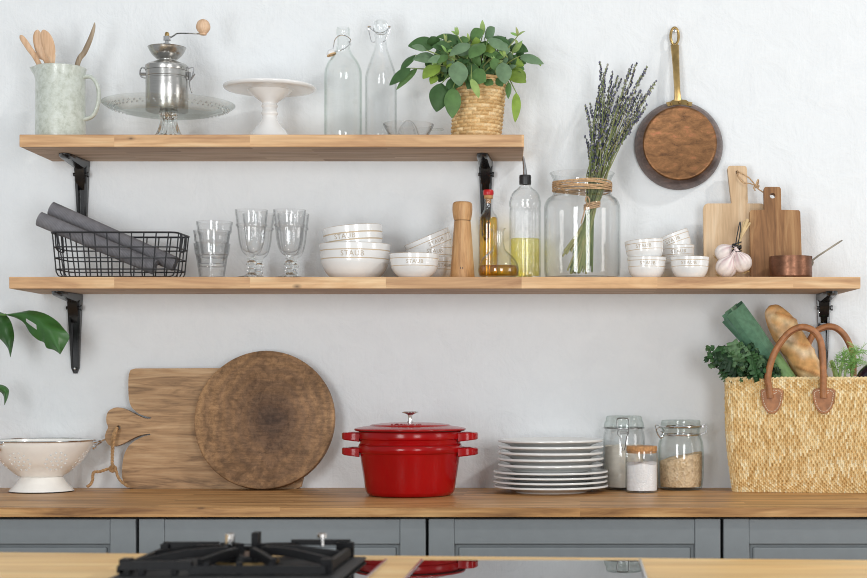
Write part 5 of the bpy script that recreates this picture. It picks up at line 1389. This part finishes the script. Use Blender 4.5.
for cxp, par in ((772, 1), (823.8, 1)):
    b = B(); sh_ = cat([(-10.2, -10.5), (0, -12.2), (10.2, -10.5), (10.8, -4), (9, 5), (5, 11.5), (0, 13.4), (-5, 11.5), (-9, 5), (-10.8, -4)], 4, True)
    u = S(yF - .01); cyp = 400.2
    d0 = fd(cxp) + .0035
    outl = []
    c_ = V(W(cxp, cyp, d0))
    fr = [(c_.x + x_*u, c_.z - z_*u) for x_, z_ in sh_]
    b.prism([(p[0], p[1]) for p in fr][::-1], c_.y - .0062, c_.y - .001, .0012); pa = b.obj('leather_patch', M['leather'], t, sharp=30)
    b = B(); sp = cat([(c_.x + x_*u*.82, c_.y - .0066, c_.z - z_*u*.82) for x_, z_ in sh_[::4]], 9, True)
    for k in range(0, len(sp)-1, 3): b.tube([sp[k], sp[k+1], sp[(k+2) % len(sp)]] if k % 2 == 0 or True else [], .0008, 5) if (k//3) % 2 == 0 or True else None
    for s1 in (-1, 1): b.tube([(c_.x + s1*.011, c_.y - .0066, c_.z + .018), (c_.x + s1*.003, c_.y - .0066, c_.z + .0145), (c_.x, c_.y - .0066, c_.z + .008)], .0009, 5)
    b.obj('stitching', M['stitch'], pa, label='white zigzag stitching')

def fd2(px, k): return yF - (px - 732)*S(-.16)*math.tan(TH) + k     # depth k behind the bag front at that column
# kale
KO = V(at(735, 372, -.12))
t = thing('kale_bunch', 'bunch of dark green curly kale hanging over the left edge of the straw bag', 'kale', KO)
b = B(); rg = random.Random(21); KP = [srgb(40,70,42), srgb(52,90,50), srgb(70,106,62), srgb(32,58,36), srgb(92,124,86)]
lv_ = [(738,378,708,349,30),(738,378,706,357,26),(740,378,716,362,28),(742,378,722,346,30),(745,376,727,342,28),(745,378,722,372,28),(748,378,733,380,26),(750,376,738,352,32),(752,377,748,364,30),(755,377,757,366,28),(757,377,768,369,26),(762,378,772,378,22),(748,378,745,381,24),(740,376,728,358,32),(757,376,764,358,26),(765,377,770,366,22),(742,374,712,352,24),(752,374,742,346,24)]
for i, (x1, y1, x2, y2, w) in enumerate(lv_):
    b.col = KP[rg.randrange(5)]; dd = rg.uniform(-.185, -.115)
    x2 = 740 + (x2 - 740)*.86 + 3
    a_ = V(at(x1, y1 - 2, -.105 - rg.uniform(0, .03))) - KO; e_ = V(at(x2, y2, dd)) - KO
    b.leaf(a_, e_, w*S(-.15)*.95, (rg.uniform(-.5, .5), -1, rg.uniform(.1, .8)), bend=rg.uniform(.05, .25), fold=rg.uniform(.2, .6), nu=44, nv=11, ruf=.11, rk=rg.uniform(7, 9), ph=rg.uniform(0, 6), prof=lambda q_: (.35 + .65*sin(pi*min(1, q_*.78 + .12))) * (1 if q_ < .9 else .75))
    nl = V(e_) - V(a_)
    for m in range(9):                                        # curled frills along the edge
        q_ = rg.uniform(.15, 1.0); s1 = rg.choice((-1, 1)); p0 = V(a_) + nl*q_ + V((s1*rg.uniform(.2, .55)*w*S(-.15)*.8, -rg.uniform(.0, .014), rg.uniform(-.008, .01)))
        b.col = KP[rg.randrange(5)]; an = rg.uniform(0, 6.28)
        b.leaf(p0, p0 + V((cos(an)*.014, rg.uniform(-.010, .002), sin(an)*.014)), rg.uniform(.012, .02), (rg.uniform(-1, 1), -1, rg.uniform(-.4, 1)), bend=.2, fold=.5, nu=14, nv=7, ruf=.16, rk=3.2, ph=rg.uniform(0, 6))
b.obj('curly_leaves', M['kale'], t, recalc=False, sharp=0)
b = B(); b.col = srgb(132,150,96)
for (x1, y1, x2, y2, w) in lv_[::3]: b.tube([tuple(V(at(x1+3, y1 + 22, -.10)) - KO), tuple(V(at(x1, y1-1, -.108)) - KO), tuple(V(at((x1+x2)/2, (y1+y2)/2 - 1, -.128)) - KO)], [.0035, .003, .0018], 6)
b.obj('stalks', M['kale'], t)
# leek
LO = V(at(790, 375, -.118))
t = thing('leek', 'thick green leek with cut leaf ends sticking out of the straw bag', 'leek', LO)
b = B()
def strip(p0, p1, w, fold, col, d0, d1, thick=.0022, tipcut=0, prf=None):
    """one folded leek leaf: V-section strip, cut square at the top"""
    a_, e_ = V(at(*p0, d0)) - LO, V(at(*p1, d1)) - LO; d = (e_ - a_); dn = d.normalized(); sd = dn.cross(V((0, -1, .15))).normalized(); nn = sd.cross(dn).normalized()
    rings = []; n_ = 14
    for k in range(n_ + 1):
        q_ = k/n_; ww = w*(.62 + .38*min(1, q_*1.4)); c_ = a_ + d*q_ + nn*.003*sin(pi*q_)
        sec = [(-ww/2, -fold*ww), (-ww*.27, -fold*ww*.42), (0, 0), (ww*.27, -fold*ww*.42), (ww/2, -fold*ww)]
        sec2 = [(x_*.985, z_ - thick) for x_, z_ in sec][::-1]
        off = tipcut*(q_ > .95)
        rings.append([c_ + sd*x_ + nn*z_ + dn*(x_*off) for x_, z_ in sec + sec2])
    b.col = col; b.loft(rings)
G1, G2, G3 = srgb(100,142,114), srgb(134,170,138), srgb(66,108,82)
u = S(-.13)
strip((786, 384), (726.5, 318.5), 11*u, .15, G3, -.098, -.128)
strip((787, 384), (727, 312), 12*u, .25, G1, -.104, -.122)
strip((789, 384), (731.5, 307.5), 15*u, .3, G2, -.106, -.116)
strip((792, 384), (737, 304), 13*u, .3, G3, -.104, -.110)
strip((790, 386), (733, 312.5), 20*u, .42, G1, -.120, -.136)
strip((793, 386), (737, 308.5), 20*u, .36, srgb(112,156,126), -.124, -.142)
b.obj('leaves', M['veg'], t, sharp=30)
b = B(); a_, e_ = V(at(772, 356, -.132)) - LO, V(at(812, 415, -.138)) - LO
b.col = srgb(122,158,96); b.tube([tuple(a_.lerp(e_, k/8)) for k in range(9)], [.019 + .001*sin(k*.4) for k in range(9)], 20); b.obj('shaft', M['veg'], t, label='pale green shaft')
# baguette
y = -.10; BO = V(at(797, 345, -.11))
t = thing('baguette', 'crusty golden baguette standing up out of the straw bag', 'bread', BO)
b = B(); ax0, ax1 = V(at(769.5, 305.5, -.085)), V(at(826, 404, -.088)); d = ax1 - ax0; L_ = d.length
qr = d.to_track_quat('Z', 'Y'); nu, nv = 64, 60; rows_ = []
for j in range(nv + 1):
    q_ = j/nv; r_ = .0345*(1 - (1 - min(1, q_/.30))**2.4*.62)
    if q_ < .035: r_ *= sqrt(max(0, 1 - (1 - q_/.035)**2))*.98 + .02
    line = []
    for i in range(nu):
        th = 2*pi*i/nu; p_ = V((cos(th)*r_, sin(th)*r_, 0)); w_ = qr @ p_
        c_ = ax0 + d*q_ + V((.0035*sin(pi*q_), 0, .002*sin(pi*q_)))
        pw = c_ + w_
        # slashes on the side facing the room, running steeply along the loaf
        nf = w_.normalized(); sidec = nf.dot(V((.25, -1, .25)).normalized()); lat = nf.dot(V((1, 0, .6)).normalized())
        s_ = (q_*3.3 - lat*.50) % 1.0; gash = math.exp(-((s_ - .5)/.17)**2) * max(0, min(1, (sidec - .25)/.4)) * (1 if .08 < q_ else 0)
        edge = math.exp(-((s_ - .26)/.06)**2) * max(0, min(1, (sidec - .25)/.4)) * (1 if .08 < q_ else 0)
        nz_ = mnoise.noise(pw*60)
        pw += w_.normalized()*(.0045*edge - .0025*gash + .0012*nz_)
        line.append((b.v(pw - BO), gash, edge, nz_))
    rows_.append(line)
c0, c1, c2, c3 = srgb(222,170,110), srgb(240,206,156), srgb(176,112,60), srgb(240,220,190)
for j in range(nv):
    for i in range(nu):
        q4 = [rows_[j][i], rows_[j][(i+1) % nu], rows_[j+1][(i+1) % nu], rows_[j+1][i]]
        fc = b.f([x_[0] for x_ in q4])
        for l, x_ in zip(fc.loops, q4):
            _, ga, ed, nz_ = x_; fz = max(0, min(1, mnoise.noise(x_[0].co*35 + V((3, 1, 2)))*1.6))
            c_ = [c0[m]*(1-ga) + c1[m]*ga for m in range(3)]; c_ = [c_[m]*(1-ed*.6) + c2[m]*ed*.6 for m in range(3)]
            c_ = [c_[m]*(1-fz*.75) + c3[m]*fz*.75 for m in range(3)]; l[b.cl] = tuple(c_) + (1,)
b.f([x_[0] for x_ in rows_[0]][::-1]); b.f([x_[0] for x_ in rows_[-1]])
b.obj('loaf', M['bread'], t, sharp=0)
# fennel
FO = V(at(845, 372, -.14))
t = thing('fennel', 'fennel with pale green stalks and feathery fronds at the right of the straw bag', 'fennel', FO)
b = B(); rg = random.Random(4); P = lambda px, py, d: V(at(px, py, d)) - FO
st_ = [((838, 392), (836, 376), (833, 365), (831, 361), .0072), ((848, 392), (845, 374), (851, 362), (857, 351), .0036), ((842, 392), (840, 374), (843, 362), (845, 355), .0042), ((853, 392), (852, 374), (854, 366), (856, 360), .004)]
for s4 in st_:
    b.col = srgb(176,204,128); c_ = cat([tuple(P(px, py, -.104 - .003*k)) for k, (px, py) in enumerate(s4[:4])], 5); b.tube(c_, [s4[4]*(1 - .35*k/len(c_)) for k in range(len(c_))], 10)
b.obj('stalks', M['veg'], t, label='pale green stalks')
b = B(); FC = [srgb(142,190,100), srgb(112,164,80), srgb(164,204,124)]
for (bx, by, n_, sp_) in ((844, 358, 26, .9), (857, 352, 22, .9), (852, 364, 22, 1.), (838, 368, 12, .7), (858, 362, 16, .9), (848, 370, 16, .9)):
    for k in range(n_):
        b.col = FC[rg.randrange(3)]; a_ = rg.uniform(-.3, 3.5); L_ = rg.uniform(.012, .034)*sp_; p0 = P(bx + rg.uniform(-3, 3), by + rg.uniform(-4, 4), -.112 + rg.uniform(-.02, .015))
        e_ = p0 + V((cos(a_)*L_, rg.uniform(-.012, .008), sin(a_)*L_*.9)); m_ = p0.lerp(e_, .5) + V((0, 0, .003))
        b.tube([p0, m_, e_], [.0009, .0007, .0004], 4)
        for s1 in range(3):
            q_ = p0.lerp(e_, .4 + .2*s1); aa = a_ + rg.choice((-.7, .7)); b.tube([q_, q_ + V((cos(aa)*.008, rg.uniform(-.004, .004), sin(aa)*.008))], [.0006, .0003], 3)
b.obj('fronds', M['veg'], t, label='feathery green fronds')
b = B(); b.lathe(cat([(.0, -.075), (.020, -.070), (.034, -.045), (.036, -.015), (.030, .02), (.024, .05), (.018, .07), (0, .076)], 4), 32)
o_ = b.obj('aubergine', M['auber'], None, at(871.5, 378, -.155) + V((sin(R(52)), 0, cos(R(52)))) * .027); o_.scale = (.88, .88, .9); o_.rotation_euler = (0, R(52), 0); tag(o_, 'dark glossy aubergine lying at the right end of the straw bag', 'aubergine')

# ------------------------------------------------------------------ monstera reaching in from the left
y = -.16; MO = V((X(-75, y), y, ZC + EPS))
t = thing('monstera', 'green monstera plant whose leaves reach in at the left edge', 'plant', MO)
b = B(); b.lathe([(0, 0), (.05, 0), (.058, .06), (.066, .12), (.069, .122), (.069, .138), (.062, .138), (.060, .115), (.0, .115)], 40); pt_ = b.obj('plant_pot', M['terracotta'], t)
b = B(); b.lathe([(0, .1152), (.0595, .1152), (.0595, .118), (0, .121)], 32); b.obj('soil', M['soil'], pt_)
gm = attr('monstera_leaves', .35, .10, 30, .1, .5, .15)
def bigleaf(outline, mid, dz, col, name='leaf', holes=None, d=-.17):
    """blade from px outline split by its midrib: strips across, gently cupped"""
    b = B(); b.col = col; n_ = 22; up_, lo_ = outline
    def samp(pl, q_):
        c_ = cat(pl, 8); k = q_*(len(c_)-1); i = min(int(k), len(c_)-2); f_ = k - i
        return (c_[i][0]*(1-f_) + c_[i+1][0]*f_, c_[i][1]*(1-f_) + c_[i+1][1]*f_)
    g = []
    for i in range(n_ + 1):
        q_ = i/n_; a_, m_, c_ = samp(up_, q_), samp(mid, q_), samp(lo_, q_); row = []
        for k in range(9):
            f_ = k/8; 
            if f_ <= .5: p_ = (a_[0]*(1-2*f_) + m_[0]*2*f_, a_[1]*(1-2*f_) + m_[1]*2*f_)
            else: p_ = (m_[0]*(2-2*f_) + c_[0]*(2*f_-1), m_[1]*(2-2*f_) + c_[1]*(2*f_-1))
            cup = abs(f_ - .5)*2
            row.append(V(at(p_[0], p_[1], d + dz*q_ + .016*cup**1.3 + (.003 if k == 4 else 0) + .0035*sin(q_*26)*cup)) - MO)
        g.append(row)
    vf = [[b.v(p_) for p_ in r_] for r_ in g]; vb = [[b.v(p_ + V((0, .0009, 0))) for p_ in r_] for r_ in g]
    skip = holes or set()
    for i in range(n_):
        for k in range(8):
            if (i, k) in skip: continue
            b.f([vf[i][k], vf[i][k+1], vf[i+1][k+1], vf[i+1][k]]); b.f([vb[i][k], vb[i+1][k], vb[i+1][k+1], vb[i][k+1]])
    return b.obj(name, gm, t, recalc=False, sharp=0)
bigleaf(([(6, 314.2), (20, 312), (31, 310.4), (45, 313.5), (57, 321), (64, 329), (69.5, 336.6), (64, 346), (60.5, 353.5)], [(6, 314.6), (18, 314), (30, 317), (42, 327), (52, 339), (60.3, 353.8)][::1], None) [0:0] or ([(6, 314.2), (20, 312), (31, 310.4), (45, 313.5), (57, 321), (64, 329), (69.5, 336.6), (65, 346), (60.5, 354)], [(6, 315.2), (16, 318), (24, 323), (30, 333), (38, 340), (44, 342.5), (46.5, 348), (54, 350), (60, 354.4)]), [(6, 314.7), (18, 314), (30, 316.5), (41, 324), (50, 334), (60.3, 354.2)], -.03, srgb(64,112,52), 'leaf', {(7, 5), (8, 5), (9, 5), (10, 5)})
bigleaf(([(0, 312), (6, 315), (11, 322), (14, 334), (13, 345), (10.5, 357)], [(-12, 313), (-10, 326), (-4, 335), (3, 342), (8, 349), (10, 357)]), [(-4, 312.5), (-1, 320), (3, 328), (7, 338), (9, 347), (10.2, 357)], -.02, srgb(56,100,46), d=-.15)
bigleaf(([(-8, 384), (0, 384.5), (5, 386), (8.8, 390), (8, 397), (4.5, 405)], [(-10, 392), (-4, 392), (1, 392.5), (3.5, 396), (4, 400), (4.2, 405)]), [(-9, 388), (-2, 387.5), (3, 389), (6, 393), (6, 399), (4.4, 405)], -.01, srgb(66,112,54), d=-.14)
b = B(); P = lambda px, py, d: tuple(V(at(px, py, d)) - MO); b.col = srgb(96,138,72)
b.tube(cat([(0, 0, .118), P(-66, 380, -.16), P(-40, 330, -.165), P(-14, 316, -.168), P(6, 314.7, -.170)], 6), [.0045]*8 + [.0034]*9 + [.0026]*8, 8)
b.tube(cat([(.008, .01, .118), P(-60, 385, -.15), P(-34, 332, -.15), P(-14, 315, -.15), P(-3, 312.6, -.149)], 6), [.004]*8 + [.003]*9 + [.0024]*8, 8)
b.tube(cat([(.012, -.01, .118), P(-52, 410, -.145), P(-30, 394, -.142), P(-8, 388, -.139)], 6), [.0035]*8 + [.0028]*11, 8)
b.obj('stems', gm, t)
# ------------------------------------------------------------------ light and camera
w = bpy.data.worlds.new('daylight'); scn.world = w; w.use_nodes = True
bg = w.node_tree.nodes['Background']; bg.inputs[0].default_value = (.93, .97, 1.0, 1); bg.inputs[1].default_value = .46
def area(name, loc, target, sx, sy, power, col):
    d = bpy.data.lights.new(name, 'AREA'); d.shape = 'RECTANGLE'; d.size = sx; d.size_y = sy; d.energy = power; d.color = col
    if name == 'window_daylight': d.shape = 'DISK'
    o = bpy.data.objects.new(name, d); COL.objects.link(o); o.location = loc
    o.rotation_euler = (V(target) - V(loc)).to_track_quat('-Z', 'Y').to_euler(); return o
area('window_daylight', (3.3, -2.75, 4.6), (.1, -.1, 1.4), .32, .32, 66, (1, .97, .93))
area('side_window', (3.0, -1.35, 1.5), (0, -.1, 1.3), .8, 1.1, 13, (1, .98, .96))
area('fill_window', (-1.5, -4.3, 1.25), (-.2, 0, 1.2), .9, 2.1, 66, (.95, .98, 1))  # unseen window pair matching the bottle streaks, added low as soft front fill
area('fill_window', (1.3, -4.5, 1.25), (0, 0, 1.2), .9, 2.1, 58, (.97, .985, 1))
cam = bpy.data.cameras.new('camera'); co = bpy.data.objects.new('camera', cam); COL.objects.link(co)
co.location = (0, CAMY, CAMZ); co.rotation_euler = (pi/2, 0, 0)
cam.sensor_width = 36; cam.sensor_fit = 'HORIZONTAL'; cam.lens = F*36/867
cam.shift_x = -(CX - 433.5)/867; cam.shift_y = (CY - 289)/867
cam.clip_start = .05
cam.dof.use_dof = True; cam.dof.focus_distance = 3.68; cam.dof.aperture_fstop = 5.6
scn.camera = co
scn.view_settings.view_transform = 'Standard'; scn.view_settings.look = 'None'
scn.view_settings.gamma = 1; scn.view_settings.use_curve_mapping = False; scn.view_settings.exposure = 0
scn.cycles.transparent_max_bounces = 32; scn.cycles.sample_clamp_indirect = 6
scn.cycles.filter_width = 1.0
